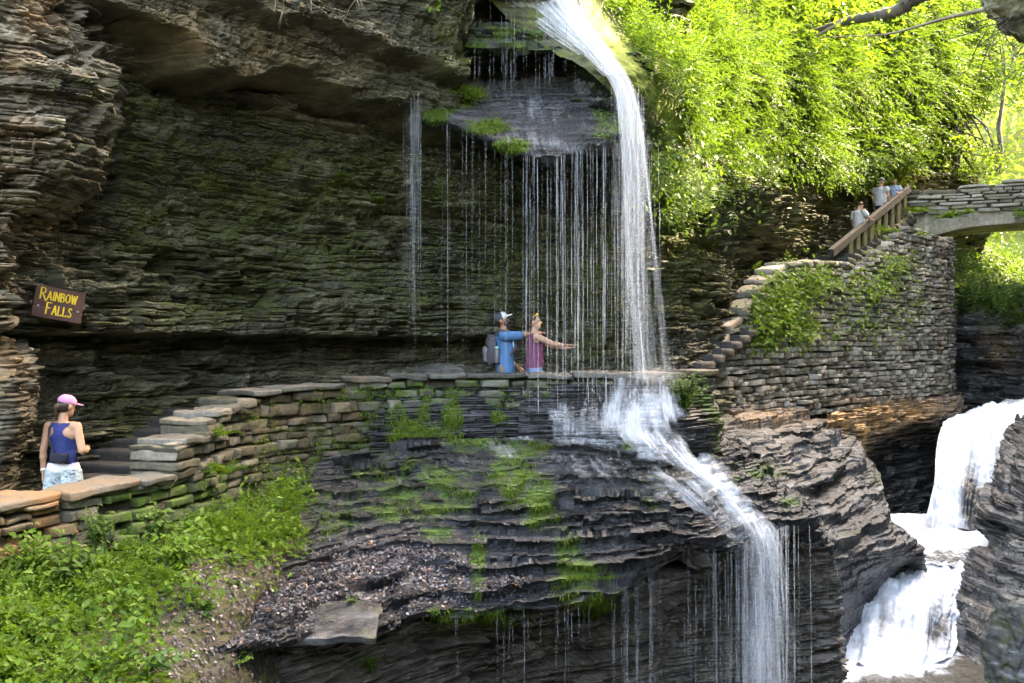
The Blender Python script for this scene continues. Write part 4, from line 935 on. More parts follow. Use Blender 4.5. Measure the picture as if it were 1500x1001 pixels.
film('water_film', CASC, (0, 190, 0, 330), lambda px, py: np.clip(.50*sstep(765, 820, px)*sstep(555, 600, py)*(1-sstep(950, 1025, px))+.36*bl(px, py, [(955, 590, 34, 70, 0, 1.), (955, 560, 40, 30, 0, .8)]), 0, 1), M_FILM2, 0., .03, 1.4, 'white water spilling over the mossy ledges below the fall')
film('water_film', TERR, (0, 520, 260, 860), lambda px, py: bl(px, py, [(985, 640, 75, 26, 30, .95), (1022, 672, 62, 22, 38, .95), (1060, 712, 55, 20, 48, .80), (1092, 752, 48, 20, 50, .82), (1120, 785, 34, 16, 50, .85), (900, 645, 110, 14, 0, .6), (770, 640, 60, 10, 0, .5), (960, 665, 90, 16, 10, .55), (990, 715, 80, 22, 25, .3), (1090, 785, 60, 12, 0, .45), (620, 650, 40, 10, 0, .35), (560, 655, 40, 10, 0, .25), (1000, 715, 150, 50, 15, .44), (880, 685, 130, 40, 10, .38), (1070, 750, 80, 50, 30, .46), (740, 660, 100, 22, 5, .38), (930, 790, 70, 40, 10, .34), (640, 690, 120, 40, 0, .28)]), M_FILM, math.radians(-42), .04, 1., 'white water running down the wet terrace to its lip, with painted silver sheen')  # broad faint spots whiten the treads in place of reflected sky
film('water_film', SHELF, (10, 230, 40, 420), lambda px, py: .20+bl(px, py, [(780, 160, 80, 24, 20, .20), (800, 208, 70, 16, 10, .24), (870, 120, 50, 30, 30, .4)]), M_FILM, math.radians(-15), .025, 1.6, 'thin pale water film painting a wet sheen on the hanging shelf')  # pale film lightens the shelf as a painted wet sheen
rows = [[(875, 556, 14.2), (940, 552, 14.14), (1016, 552, 14.2)], [(845, 600, 14.1), (940, 594, 14.0), (1020, 598, 14.08)], [(835, 640, 13.90), (945, 636, 13.74), (1040, 642, 13.80)], [(885, 678, 13.54), (978, 674, 13.42), (1056, 684, 13.54)], [(955, 712, 13.32), (1018, 706, 13.22), (1086, 714, 13.34)], [(1005, 752, 13.18), (1058, 748, 13.1), (1112, 746, 13.22)], [(1050, 790, 13.24), (1090, 786, 13.18), (1136, 778, 13.36)]]
def f2(u, v, px, py):
    q = fbm(np.stack([u*5, v*7, 0*u+2], -1), 4); u = u+.12*fbm(np.stack([u*2, v*10, 0*u+7], -1), 4)
    return (.44+.24*bl(px, py, [(965, 625, 46, 60, 20, .8), (990, 660, 60, 30, 38, 1.), (1030, 695, 60, 26, 42, 1.), (1070, 730, 46, 20, 48, .7), (950, 560, 46, 26, 0, .5)])+.38*q)*sstep(0, .3, u)*sstep(1, .72, u)
w = veil('water_film', rows, 160, 240, 15, f2, M_APRON, .08, [(0, 0), (-.05, 1)]); tag(w, 'broken white water fanning from the foot of the tall fall to the terrace lip', 'water', kind='structure')
# ---- lower fall off the terrace lip
rows = [[(1048, 760, 13.62), (1080, 760, 13.6), (1108, 758, 13.7), (1132, 754, 13.9)], [(1060, 790, 13.36), (1094, 786, 13.36), (1122, 782, 13.5), (1150, 776, 13.7)], [(1064, 830, 13.28), (1100, 826, 13.26), (1132, 822, 13.36), (1160, 818, 13.5)],
        [(1064, 900, 13.22), (1102, 900, 13.2), (1138, 900, 13.28), (1172, 900, 13.4)], [(1062, 980, 13.18), (1104, 980, 13.15), (1144, 980, 13.2), (1184, 980, 13.3)], [(1060, 1110, 13.15), (1104, 1110, 13.12), (1146, 1110, 13.15), (1190, 1110, 13.25)]]
w = veil('waterfall', rows, 120, 220, 13, lambda u, v, px, py: (.40+.20*fbm(np.stack([u*4, v*1.5, 0*u+5], -1), 3)+.12*sstep(.3, .7, u)*(1-v)+.08*sstep(.6, .95, v))*sstep(0, .2, u)*sstep(1, .8, u), M_VEIL, .10, [(0, 0), (.14, 1), (-.12, 2)]); tag(w, 'lower waterfall dropping off the terrace lip into the gorge', 'waterfall', kind='structure')
# left narrow fall, in front of the slot by the shelf
rows = [[(x, y, d) for x in (597, 606, 616)] for y, d in ((-40, 14.7), (150, 14.6), (350, 14.58), (548, 14.55))]
w = veil('waterfall', rows, 50, 160, 23, lambda u, v, px, py: (.50-.30*sstep(.3, .75, v))*sstep(0, .2, u)*sstep(1, .8, u), M_VEIL2, .03, [(0, 0), (.06, 1)]); tag(w, 'narrow thin waterfall at the left end of the hanging shelf', 'waterfall', kind='structure')
# faint wide veils under the shelf lip and under the terrace lip
rows = [[(x, y, d) for x, d in zip((752, 800, 850, 912), (14.42, 14.4, 14.5, 14.62))] for y in (232, 330, 440, 552)]
w = veil('water_veil', rows, 160, 120, 33, lambda u, v, px, py: .30+0*u, M_VEIL2, .06); tag(w, 'fine curtain of drips between the shelf lip and the couple', 'water', kind='structure')
rows = [[(x, y+dy, d) for x, d, dy in zip((890, 950, 1010, 1080), (12.35, 12.8, 13.1, 13.35), (30, -10, -25, -10))] for y in (845, 900, 960, 1080)]
w = veil('water_veil', rows, 160, 100, 37, lambda u, v, px, py: .33+.1*(u > .7), M_VEIL2, .06); tag(w, 'fine curtain of drips below the terrace lip', 'water', kind='structure')

# ---- single strands and strings of drops
rg = np.random.default_rng(77)
def strands(name, items, mat, label):
    G = Geo()
    for (px, y0, D, y1, r) in items:
        n = 7; ys = np.linspace(y0, y1, n); path = np.array([P(px, y, D) for y in ys]); path[:, 0] += np.cumsum(rg.normal(0, .004, n)); path[:, 1] += np.linspace(0, -.05, n)
        rr = r*np.clip(1+.5*rg.normal(0, .5, n), .4, 1.8); rr[-1] *= .5
        V, Q, T = tube(path, rr, 3, False); G.add(V, Q)
    return tag(link(name, G.mesh(name, mat)), label, 'water', kind='structure')
lipx = [600, 622, 678, 756, 806, 880, 940]; lipy = [176, 178, 190, 222, 236, 214, 215]; lipd = [14.85, 14.7, 14.55, 14.42, 14.42, 14.66, 15.02]
it = []
for i in range(52):
    x = float(rg.choice([rg.uniform(750, 912), rg.uniform(765, 900), rg.normal(845, 30)])); x = min(max(x, 748), 914)
    it.append((x, np.interp(x, lipx, lipy)-2, np.interp(x, lipx, lipd)-rg.uniform(.0, .12), rg.choice([548, 552, 600, 640]) if rg.random() < .75 else rg.uniform(330, 540), min(.0075, .0032*math.exp(rg.normal(0, .45)))))
for x, r in ((770, .005), (787, .008), (801, .005), (838, .006), (846, .005), (875, .004), (904, .006), (914, .008), (655, .006)):
    it.append((x, np.interp(x, lipx, lipy)-2, np.interp(x, lipx, lipd)-.06, 552 if x < 780 or x > 800 else 640, r))
strands('water_strands', it, M_STR, 'long bright strings of water falling from the shelf lip')
it = []
for i in range(22):
    x = rg.uniform(600, 752); it.append((x, np.interp(x, lipx, lipy)-2, np.interp(x, lipx, lipd)-rg.uniform(0, .1), rg.uniform(300, 548), rg.uniform(.002, .0045)))
for i in range(34):
    x = rg.uniform(612, 850); it.append((x, rg.uniform(-40, 5)+max(0, x-740)*.4, 14.85+rg.uniform(0, .3), np.interp(x, [612, 700, 800, 850], [125, 130, 140, 110])+rg.uniform(-30, 20), rg.uniform(.0025, .005)))
for i in range(24):
    x = rg.uniform(620, 870); it.append((x, np.interp(x, [615, 680, 760, 820, 866], [58, 70, 73, 73, 92]), 15.1+rg.uniform(-.05, .15), np.interp(x, [615, 700, 800, 870], [108, 118, 120, 105])+rg.uniform(-8, 20), rg.uniform(.003, .006)))
for i in range(26): x = rg.normal(606, 5); it.append((x, -20, 14.55+rg.uniform(-.1, .1), rg.uniform(200, 545), rg.uniform(.003, .006)))
ll = [366, 480, 592, 700, 805, 905, 1000, 1095]; ly = [952, 936, 908, 893, 888, 864, 808, 806]; ld = [9.1, 9.95, 10.95, 11.42, 11.75, 12.15, 13.0, 13.6]
for i in range(70):
    t_ = rg.normal(.5, .24); y0_ = rg.uniform(110, 260); y1_ = rg.uniform(380, 552); x = np.interp(y0_, [110, 200, 300], [890, 898, 905])+t_*np.interp(y0_, [110, 200, 300], [44, 62, 74]); it.append((x, y0_, 14.45+rg.uniform(-.1, .1), y1_, rg.uniform(.003, .007)))
for i in range(60):
    x = rg.choice([rg.uniform(660, 890), rg.uniform(890, 1080), rg.uniform(890, 960)]); it.append((x, np.interp(x, ll, ly)-2, np.interp(x, ll, ld)-.03, np.interp(x, ll, ly)+rg.uniform(30, 190) if x < 880 else 1040, rg.uniform(.002, .0045)))
for i in range(80):
    x = rg.normal(1116, 32); it.append((x, np.interp(x, [1050, 1095, 1150], [800, 795, 770]), 13.3+rg.uniform(-.1, .1), 1060, rg.uniform(.003, .007)))
for i in range(40): x = rg.uniform(860, 1000); it.append((x, 552, 14.1, rg.uniform(580, 640), rg.uniform(.003, .006)))
strands('water_drips', it, M_STR2, 'fine drips falling in front of the cliff and under the terrace lip')

# ---- spray where the water lands
G = Geo(); n = 0
for (x, y, d, sx, sy, sz, cnt) in ((640, 545, 14.6, .42, .25, .10, 1500), (955, 560, 14.2, .45, .25, .22, 2200), (1000, 640, 13.9, .45, .3, .12, 1300), (1130, 985, 13.1, .5, .3, .45, 2200), (790, 545, 14.5, .6, .2, .06, 500), (1000, 500, 14.3, .3, .3, .5, 700), (690, 545, 14.5, .5, .2, .06, 400)):
    c = np.array(P(x, y, d)); p = c+rg.normal(0, 1, (cnt, 3))*np.array([sx, sy, sz])*.6; s = rg.uniform(.0018, .0065, cnt)
    e = rg.normal(0, 1, (cnt, 3, 3)); e /= np.linalg.norm(e, axis=2, keepdims=True)
    V = (p[:, None]+e*s[:, None, None]).reshape(-1, 3); G.add(V, None, np.arange(cnt*3).reshape(-1, 3))
tag(link('spray', G.mesh('spray', strand_mat('spray_drops', .8))), 'fine spray where the falling water lands', 'spray', kind='stuff')

# ---- the stream on the right
def sheetw(name, rows, nu, nv, foam, mat, amp, seed, label, cat='water', world=False, sc=(2.5, 2.5, 2.5)):
    V = patch(rows, nu, nv, world); N = normals(V); uu, vv = np.meshgrid(np.linspace(0, 1, nu), np.linspace(0, 1, nv)); px, py = project(V)
    V = V+N*(amp*fbm(S3(V, *sc)+seed, 5, .6)+amp*.8*fbm(np.stack([uu*14, vv*2.5, 0*uu+seed], -1), 4))[..., None]
    G = Geo(); G.add(V, grid_faces(nv, nu), uv=np.stack([uu, vv], -1), foam=np.clip(foam(uu, vv, px, py), 0, 1)); return tag(link(name, G.mesh(name, mat, uv=True)), label, cat, kind='structure')
rows = [[(1380, 616, 33), (1425, 602, 33), (1470, 588, 33), (1520, 580, 33), (1620, 566, 33)], [(1392, 614, 30), (1430, 602, 30.2), (1470, 590, 30.3), (1520, 584, 30.3), (1600, 574, 30)],
        [(1379, 626, 28), (1415, 616, 28.2), (1455, 604, 28), (1500, 598, 28), (1560, 592, 27.6)], [(1372, 655, 27), (1410, 650, 27), (1452, 645, 26.8), (1490, 645, 26.5), (1530, 640, 26)],
        [(1368, 705, 26), (1402, 705, 25.8), (1438, 702, 25.6), (1466, 695, 25.4), (1500, 690, 25)], [(1352, 772, 25.2), (1395, 774, 24.8), (1425, 774, 24.5), (1446, 772, 24.4), (1480, 766, 24.2)]]
sheetw('waterfall', rows, 150, 190, lambda u, v, px, py: .64+.1*(1-v)-.52*np.exp(-(((px-1424)/17)**2+((py-742)/52)**2))-.25*np.exp(-(((px-1462)/12)**2+((py-690)/40)**2))-.25*(py < 592), M_WHITE, .16, 3, 'broad white waterfall of the stream under the stone bridge', 'waterfall')
rows = [[(1270, 752, 27), (1360, 752, 27), (1500, 752, 27)], [(1275, 776, 24.7), (1370, 776, 24.7), (1475, 776, 24.7)], [(1285, 800, 22.8), (1375, 800, 22.8), (1455, 800, 22.8)], [(1285, 820, 21.5), (1360, 820, 21.5), (1425, 822, 21.4)], [(1264, 833, 20.7), (1345, 826, 20.9), (1416, 830, 20.8)]]
sheetw('stream', rows, 130, 130, lambda u, v, px, py: .85-.40*sstep(785, 815, py), M_POOL, .07, 5, 'foaming pool between the upper and lower stream falls', 'stream')
rows = [[(1262, 832, 20.75), (1300, 826, 21), (1345, 824, 21), (1385, 824, 21), (1416, 828, 20.8)], [(1252, 848, 20.3), (1294, 846, 20.3), (1340, 846, 20.2), (1388, 850, 20.2), (1415, 856, 20.2)],
        [(1236, 888, 19.5), (1285, 882, 19.3), (1340, 882, 19.2), (1385, 886, 19.2), (1408, 892, 19.5)], [(1228, 930, 18.7), (1280, 930, 18.4), (1335, 932, 18.3), (1375, 935, 18.4), (1398, 938, 18.8)], [(1212, 974, 18.0), (1275, 978, 17.6), (1330, 978, 17.6), (1368, 974, 17.8), (1395, 964, 18.2)]]
sheetw('waterfall', rows, 150, 170, lambda u, v, px, py: .66-.5*np.exp(-(((px-1300)/46)**2+((py-838)/12)**2))-.3*np.exp(-(((px-1375)/24)**2+((py-915)/35)**2))-.18*np.exp(-(((px-1300)/20)**2+((py-905)/25)**2)), M_WHITE, .15, 7, 'lower white cascade of the stream fanning into the bottom pool', 'waterfall')
xs, ys = np.meshgrid(np.linspace(3.2, 11, 200), np.linspace(12.5, 19.6, 170)); V = np.stack([xs, ys, -5.74+.05*fbm(np.stack([xs, ys, 0*xs], -1)*1.5, 5)+.03*fbm(np.stack([xs, ys, 0*xs], -1)*5, 4)], -1); px, py = project(V)
G = Geo(); G.add(V, grid_faces(170, 200), foam=np.clip(.22+.85*np.exp(-(((px-1300)/105)**2+((py-962)/26)**2))+.4*np.exp(-(((px-1210)/50)**2+((py-990)/14)**2)), 0, 1)); tag(link('stream', G.mesh('stream', M_POOL)), 'dark rippled pool at the foot of the lower cascade', 'stream', kind='structure')
# ================================================================ PLANTS
M_FERN = leaf_mat('fern_green', (.035, .085, .008), (.13, .23, .02), .5)
M_LUSH = leaf_mat('hillside_green', (.04, .09, .014), (.13, .215, .034), .42)
M_TREE = leaf_mat('tree_leaf', (.055, .12, .015), (.18, .27, .04), .5)
M_PALE = leaf_mat('painted_glow_leaf', (.16, .24, .05), (.36, .42, .14), .5)  # paler leaf copy, the far sun glow is put into its colour
M_WEED = leaf_mat('weed_green', (.05, .12, .01), (.19, .31, .03), .45)
M_BLUISH = leaf_mat('pale_weed_green', (.05, .12, .03), (.13, .24, .06), .45)
M_MOSS = leaf_mat('moss_green', (.035, .075, .007), (.15, .23, .016), .35, .8)
M_OLIVE = leaf_mat('olive_moss', (.045, .055, .008), (.14, .155, .02), .3, .8)
M_STEM = plain_mat('stem', (.09, .11, .03), .7)
M_BARK = rock_mat('bark', (.03, .025, .02), (.08, .07, .06), (.16, .145, .125), zs=.3)
M_TWIG = plain_mat('dry_twig', (.24, .20, .15), .8)
k = NT('leaf_litter'); g_ = k.n('ShaderNodeNewGeometry').outputs['Random Per Island']
x_ = k.n('ShaderNodeValToRGB'); k.set(x_.inputs[0], g_)
e = x_.color_ramp.elements; e[0].position = 0; e[0].color = (.018, .016, .018, 1); e[1].position = .45; e[1].color = (.055, .05, .056, 1)
for p_, c_ in ((.8, (.095, .09, .10, 1)), (.95, (.21, .2, .215, 1)), (.993, (.24, .09, .03, 1))): q_ = e.new(p_); q_.color = c_
M_LIT = k.out(k.bsdf(x_.outputs[0], .35, spec=.5))

RG = np.random.default_rng(99)
def fern_t(n=9, arch=.35):
    V = []; Q = []
    def bend(t): return np.array([0, t, arch*(t-t*t*1.35)])
    for i in range(n):
        t = .10+.88*i/n; w = .24*math.sin(math.pi*min(1, .22+.80*t))*(1.05-.55*t); h = .042
        b = bend(t)
        for s in (-1, 1):
            c = len(V)
            V += [b, b+np.array([s*w*.5, h*1.0+.02, .02]), b+np.array([s*w, .09, -.04*w/.2]), b+np.array([s*w*.5, -h*.4+.02, .0])]
            Q.append([c, c+1, c+2, c+3])
    for i in range(4):        # midrib
        a, b = bend(i/4), bend((i+1)/4); c = len(V); o = np.array([.006, 0, 0]); V += [a-o, a+o, b+o, b-o]; Q.append([c, c+1, c+2, c+3])
    return np.array(V), np.array(Q)
def leaf_t(wd=.30, fold=.10, droop=.18):
    V = np.array([[0, 0, 0], [wd*.8, .28, fold], [wd*.85, .55, fold*.8-droop*.3], [0, 1, -droop], [-wd*.85, .55, fold*.8-droop*.3], [-wd*.8, .28, fold], [0, .3, 0], [0, .6, -droop*.35]])
    Q = np.array([[0, 1, 6, 0], [1, 2, 7, 6], [2, 3, 7, 7], [0, 6, 5, 5], [6, 7, 4, 5], [7, 3, 4, 4]])
    T = [[0, 1, 6], [2, 3, 7], [0, 6, 5], [7, 3, 4]]; Q = [[1, 2, 7, 6], [6, 7, 4, 5]]
    return V, np.array(Q), np.array(T)
FT9, FQ9 = fern_t(9); FT6, FQ6 = fern_t(6)
LT, LQ, LTr = leaf_t()
ST = np.array([[0, 0, 0], [.3, .45, .06], [0, 1, -.08], [-.3, .45, .06]]); SQ = np.array([[0, 1, 2, 3]])
BT = np.array([[-.5, 0, 0], [.5, 0, 0], [.12, 1, 0]]); BTr = np.array([[0, 1, 2]])
def nrm(a): return a/np.maximum(np.linalg.norm(a, axis=-1, keepdims=True), 1e-9)
def inst(G, TV, TQ, TT, pos, dr, up, sc, wid=None, **a):
    n = len(pos)
    if n == 0: return
    y = nrm(dr); x = nrm(np.cross(y, up)); z = np.cross(x, y); sc = np.broadcast_to(sc, (n,)); w = sc if wid is None else np.broadcast_to(wid, (n,))
    V = pos[:, None]+TV[None, :, 0:1]*x[:, None]*w[:, None, None]+TV[None, :, 1:2]*y[:, None]*sc[:, None, None]+TV[None, :, 2:3]*z[:, None]*sc[:, None, None]
    m = len(TV); o = (np.arange(n)*m)[:, None, None]
    G.add(V.reshape(-1, 3), (np.asarray(TQ)[None]+o).reshape(-1, 4) if TQ is not None and len(TQ) else None, (np.asarray(TT)[None]+o).reshape(-1, 3) if TT is not None and len(TT) else None, **a)
def sample(V, N, wt, n):
    w = np.clip(wt, 0, None).ravel(); w = w/w.sum(); i = RG.choice(len(w), n, p=w); p = V.reshape(-1, 3)[i]; nn = N.reshape(-1, 3)[i]
    st = np.linalg.norm(V[1:, 1:]-V[:-1, :-1], axis=2).mean(); return p+RG.normal(0, st*.4, p.shape)*[1, 1, .3], nn
def area_w(V):
    du = np.gradient(V, axis=1); dv = np.gradient(V, axis=0); return np.linalg.norm(np.cross(du, dv), axis=2)
rnd = lambda n, s=1.: RG.normal(0, s, (n, 3))
DN = np.array([0, 0, -1.])

# ---- hillside ground cover of ferns and leaves
px, py = project(HILL); A = area_w(HILL)
edge = sstep(0, 26, px-(866+py*.62))*sstep(-160, -60, py)*(px < 1460)
den = edge*np.clip(.55+2.2*fbm(S3(HILL, .5)+3, 4), 0.05, 1.6)
G = Geo()
p, n = sample(HILL, HILLN, A*(den+.25*edge)/np.maximum(HILL[..., 1], 8)**1.1, 14000)
up = nrm(n+np.array([0, 0, .6])); d = nrm(n*.7+DN*.16+rnd(len(p), .55)); s = RG.uniform(.4, .95, len(p))*np.clip(p[:, 1]/22, .65, 1.5)
inst(G, FT6, FQ6, None, p+n*.05, d, up, s)
p, n = sample(HILL, HILLN, A*den/np.maximum(HILL[..., 1], 8)**1.1, 11000)
d = nrm(n*.5+DN*.25+rnd(len(p), .6)); up = nrm(n*.5+np.array([0, 0, .9])+rnd(len(p), .3)); s = RG.uniform(.06, .19, len(p))*np.clip(p[:, 1]/20, .8, 1.8)
inst(G, ST, SQ, None, p+n*RG.uniform(.02, .35, (len(p), 1)), d, up, s)
# overhanging fringe of fronds
fr = [(948, 215, 16.2), (962, 240, 16.4), (985, 262, 17), (1005, 285, 18), (1030, 268, 19.5), (1062, 240, 21), (1095, 236, 23.5), (1130, 222, 25.5), (1160, 218, 27), (1195, 230, 29), (1230, 244, 31), (1262, 228, 32), (1300, 205, 33)]
fc = np.array([P(*q) for q in fr]); t = RG.uniform(0, 1, 1300)**.75*(len(fr)-1); p = herm1(fc, np.sort(t))+rnd(1300, .24)
d = nrm(np.array([.1, -.55, -.45])+rnd(len(p), .45)); inst(G, FT6, FQ6, None, p, d, nrm(np.array([0, -.7, .6])+rnd(len(p), .2)), RG.uniform(.35, .8, len(p))*np.clip(p[:, 1]/24, .7, 1.3))
p = herm1(fc, RG.uniform(0, len(fr)-1, 3500))+rnd(3500, .4); inst(G, ST, SQ, None, p, nrm(DN*.6+rnd(3500, .7)), nrm(np.array([0, -.5, .9])+rnd(3500, .3)), RG.uniform(.07, .16, 3500))
tag(link('hillside_plants', G.mesh('hillside_plants', M_LUSH, False)), 'dense bright green ferns and leaves covering the hillside right of the fall', 'ground cover', kind='stuff')

# ---- scrub on the far valley side and under the bridge
G = Geo()
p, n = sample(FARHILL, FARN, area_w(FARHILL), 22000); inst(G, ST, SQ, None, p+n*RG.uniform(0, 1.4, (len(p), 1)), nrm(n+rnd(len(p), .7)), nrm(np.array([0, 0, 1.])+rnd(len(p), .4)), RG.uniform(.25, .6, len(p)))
tag(link('far_scrub', G.mesh('far_scrub', M_PALE, False)), 'greenery of the far valley side with sun glow painted into its leaf colour', 'scrub', kind='stuff')
G = Geo()
p, n = sample(UNDER, UNDERN, area_w(UNDER), 1700); inst(G, FT6, FQ6, None, p, nrm(n*.5+DN*.3+rnd(len(p), .5)), nrm(n+np.array([0, 0, .5])), RG.uniform(.4, .9, len(p)))
p, n = sample(UNDER, UNDERN, area_w(UNDER), 5000); inst(G, ST, SQ, None, p+n*RG.uniform(0, .7, (len(p), 1)), nrm(n*.5+rnd(len(p), .7)), nrm(np.array([0, -.2, 1.])+rnd(len(p), .3)), RG.uniform(.08, .2, len(p)))
fc2 = np.array([P(*q) for q in ((1375, 366, 35), (1410, 395, 34.2), (1450, 420, 33.6), (1500, 440, 33), (1580, 450, 32))]); p = herm1(fc2, RG.uniform(0, 4, 700))+rnd(700, .35); inst(G, FT6, FQ6, None, p, nrm(np.array([0, -.5, -.7])+rnd(700, .4)), nrm(np.array([0, -.7, .6])+rnd(700, .2)), RG.uniform(.4, .95, 700))
tag(link('bank_shrubs', G.mesh('bank_shrubs', M_LUSH, False)), 'sunlit green shrubs on the slope seen under the bridge arch', 'shrubs', kind='stuff')

# ---- weeds of the bank, bottom left
px, py = project(BANK); A = area_w(BANK)
gb = np.clip(blobs(BANK, [(60, 900, 150, 120, 1.), (150, 980, 120, 60, .9), (0, 1000, 200, 90, 1.), (190, 860, 60, 60, .9), (330, 780, 90, 40, .9), (280, 830, 60, 35, .6), (390, 760, 60, 50, .8), (300, 900, 25, 25, .5)], .8, 3), 0, 1)*(1-sstep(215, 250, px)*sstep(885, 915, py))
G = Geo()
p, n = sample(BANK, BANKN, A*gb, 950); inst(G, FT9, FQ9, None, p+n*.04, nrm(n*.6+np.array([.1, -.3, .15])+rnd(len(p), .5)), nrm(n+np.array([0, 0, .8])), RG.uniform(.14, .34, len(p)))
# broad leaves in tiers above the soil
p, n = sample(BANK, BANKN, A*gb, 7500); hh = RG.uniform(.02, .42, (len(p), 1))*np.clip(.5+fbm(S3(p, 2.2)+4, 3)*1.4, .15, 1.2)[:, None]
inst(G, LT, LQ, LTr, p+np.array([.0, -.05, 1.])*hh+rnd(len(p), .02), nrm(np.array([.1, -.5, -.1])+rnd(len(p), .65)*[1, 1, .5]), nrm(np.array([0, -.35, 1.])+rnd(len(p), .28)), RG.uniform(.035, .105, len(p)))
p, n = sample(BANK, BANKN, A*gb, 6000); hh = RG.uniform(.0, .30, (len(p), 1))
inst(G, ST, SQ, None, p+np.array([.0, 0, 1.])*hh+rnd(len(p), .03), nrm(np.array([.1, -.5, -.1])+rnd(len(p), .7)), nrm(np.array([0, -.35, 1.])+rnd(len(p), .35)), RG.uniform(.012, .035, len(p)))
tag(link('bank_weeds', G.mesh('bank_weeds', M_WEED, False)), 'thick mixed weeds and small leaves covering the bottom left bank', 'ground cover', kind='stuff')

# ---- single plants one can point to
def stemmed(name, label, cat, pos, h, nst, spread, leaf, mat, nl=7, seed=0, group=None, lean=(0, -.2, 0)):
    rg = np.random.default_rng(seed); root = empty(name, pos); tag(root, label, cat, group); Gs = Geo(); Gl = Geo()
    for i in range(nst):
        a = rg.uniform(0, 6.28); r = spread*rg.uniform(.2, 1); tip = np.array([math.cos(a)*r, math.sin(a)*r, h*rg.uniform(.6, 1)])+np.array(lean)*h
        ts = np.linspace(0, 1, 6)[:, None]; path = ts*tip*[1, 1, 0]*ts+np.array([0, 0, 1])*tip[2]*(ts*(1.2-.2*ts)); V, Q, T = tube(path, np.linspace(.006, .002, 6)*max(1, h), 4); Gs.add(V, Q, T)
        m = nl*2; tt = rg.uniform(.3, 1, m); pp = np.stack([np.interp(tt, ts[:, 0], path[:, j]) for j in range(3)], 1)
        an = rg.uniform(0, 6.28, m); d = np.stack([np.cos(an), np.sin(an), rg.uniform(-.35, .15, m)], 1)
        inst(Gl, LT, LQ, LTr, pp, d, nrm(np.array([0, -.2, 1.])+rg.normal(0, .2, (m, 3))), leaf*rg.uniform(.6, 1.15, m)*(1.1-.35*tt))
    o = link('stems', Gs.mesh('stems', M_STEM), root); o = link('leaves', Gl.mesh('leaves', mat, False), root); return root
def fern(label, pos, ln, nf, mat=None, seed=0, lean=(0, -.35, .1), group=None, spread=1.):
    rg = np.random.default_rng(seed); G = Geo(); a = rg.uniform(0, 6.28, nf)
    d = np.stack([np.cos(a)*spread, np.sin(a)*spread, rg.uniform(.1, .7, nf)], 1)+np.array(lean)
    inst(G, FT9, FQ9, None, np.zeros((nf, 3)), nrm(d), nrm(np.array([0, -.2, 1.])+rg.normal(0, .12, (nf, 3))), ln*rg.uniform(.55, 1, nf))
    return tag(link('fern', G.mesh('fern', mat or M_FERN, False), None, pos), label, 'fern', group)
fern('feathery fern growing from the broken wall end beside the steps', P(326, 640, 11.35), .36, 13, seed=1)
fern('large fern spreading below the wall step, above the bank weeds', P(330, 695, 11.1), .42, 18, seed=2, lean=(.3, -.4, .05))
fern('fern leaning out from the wall foot right of the large fern', P(405, 745, 11.3), .40, 15, seed=3)
fern('small fern on the wall face under the flagstones', P(480, 590, 13.75), .20, 8, seed=4)
fern('small fern sprouting from a joint low in the dry stone wall', P(437, 628, 13.15), .17, 7, seed=5)
fern('tiny fern on the wall face left of the mossy stretch', P(474, 640, 13.45), .17, 7, seed=6)
fern('bushy fern clinging to the pier top below the railing', P(1318, 345, 30.2), 1.05, 34, M_LUSH, 7, (-.1, -.5, -.25))
fern('fern drooping from the pier face below the bushy one', P(1312, 372, 29.6), .8, 22, M_LUSH, 8, (0, -.5, -.6))
fern('fern on the ledge of the bridge parapet, left of the next clump', P(1386, 320, 33.1), .75, 20, M_LUSH, 9, (0, -.6, -.2))
fern('right hand fern clump on the bridge parapet ledge', P(1412, 314, 32.9), .7, 16, M_LUSH, 10, (0, -.6, -.1))
fern('fern at the left end of the bridge parapet by the railing', P(1342, 312, 33.3), .8, 16, M_LUSH, 11, (0, -.6, -.2))
fern('fern at the right picture edge on the bridge parapet', P(1496, 318, 32.4), .8, 14, M_LUSH, 12, (0, -.6, -.2))
fern('lone bright fern on the dark cliff left of the drips', P(497, 262, 14.6), .26, 9, M_FERN, 13, (.1, -.5, .1))
fern('second lone fern on the cliff, lower right of the first', P(556, 298, 15.2), .34, 10, M_FERN, 14, (.1, -.5, .1))
fern('fern growing from the notch beside the narrow fall', P(588, 30, 14.6), .45, 14, M_FERN, 15, (.1, -.5, .1))
fern('tuft of fern under the top edge near the narrow fall', P(566, 58, 14.2), .3, 10, M_FERN, 16, (.1, -.5, -.3))
def pier_pt(x, y): return np.array(P(x, y, Dp(x)-.12))
G = Geo()
for (x, y, sx, sy, c) in ((1150, 440, 38, 40, 420), (1130, 470, 30, 25, 220), (1190, 410, 30, 16, 160), (1110, 490, 18, 16, 110), (1175, 490, 20, 10, 70), (1260, 420, 40, 16, 110), (1300, 440, 40, 40, 90), (1310, 390, 30, 14, 90), (1240, 470, 50, 30, 60)):
    X = RG.normal(x, sx*.6, c); Y = RG.normal(y, sy*.6, c); p = np.array([pier_pt(a, b) for a, b in zip(X, Y)])
    inst(G, FT6, FQ6, None, p[::4], nrm(np.array([.3, -.7, -.2])+rnd(len(p[::4]), .4)), nrm(np.array([0, -.4, .8])+rnd(len(p[::4]), .2)), RG.uniform(.2, .5, len(p[::4])))
    for kk in range(3): inst(G, ST, SQ, None, p+rnd(c, .12)+np.array([.05, -.1, 0]), nrm(np.array([.3, -.6, -.2])+rnd(c, .6)), nrm(np.array([0, -.4, .8])+rnd(c, .3)), RG.uniform(.06, .15, c))
tag(link('pier_plants', G.mesh('pier_plants', M_WEED, False)), 'ferns and creeping plants rooted in the face of the stone pier', 'creepers', kind='stuff')
G = Geo()
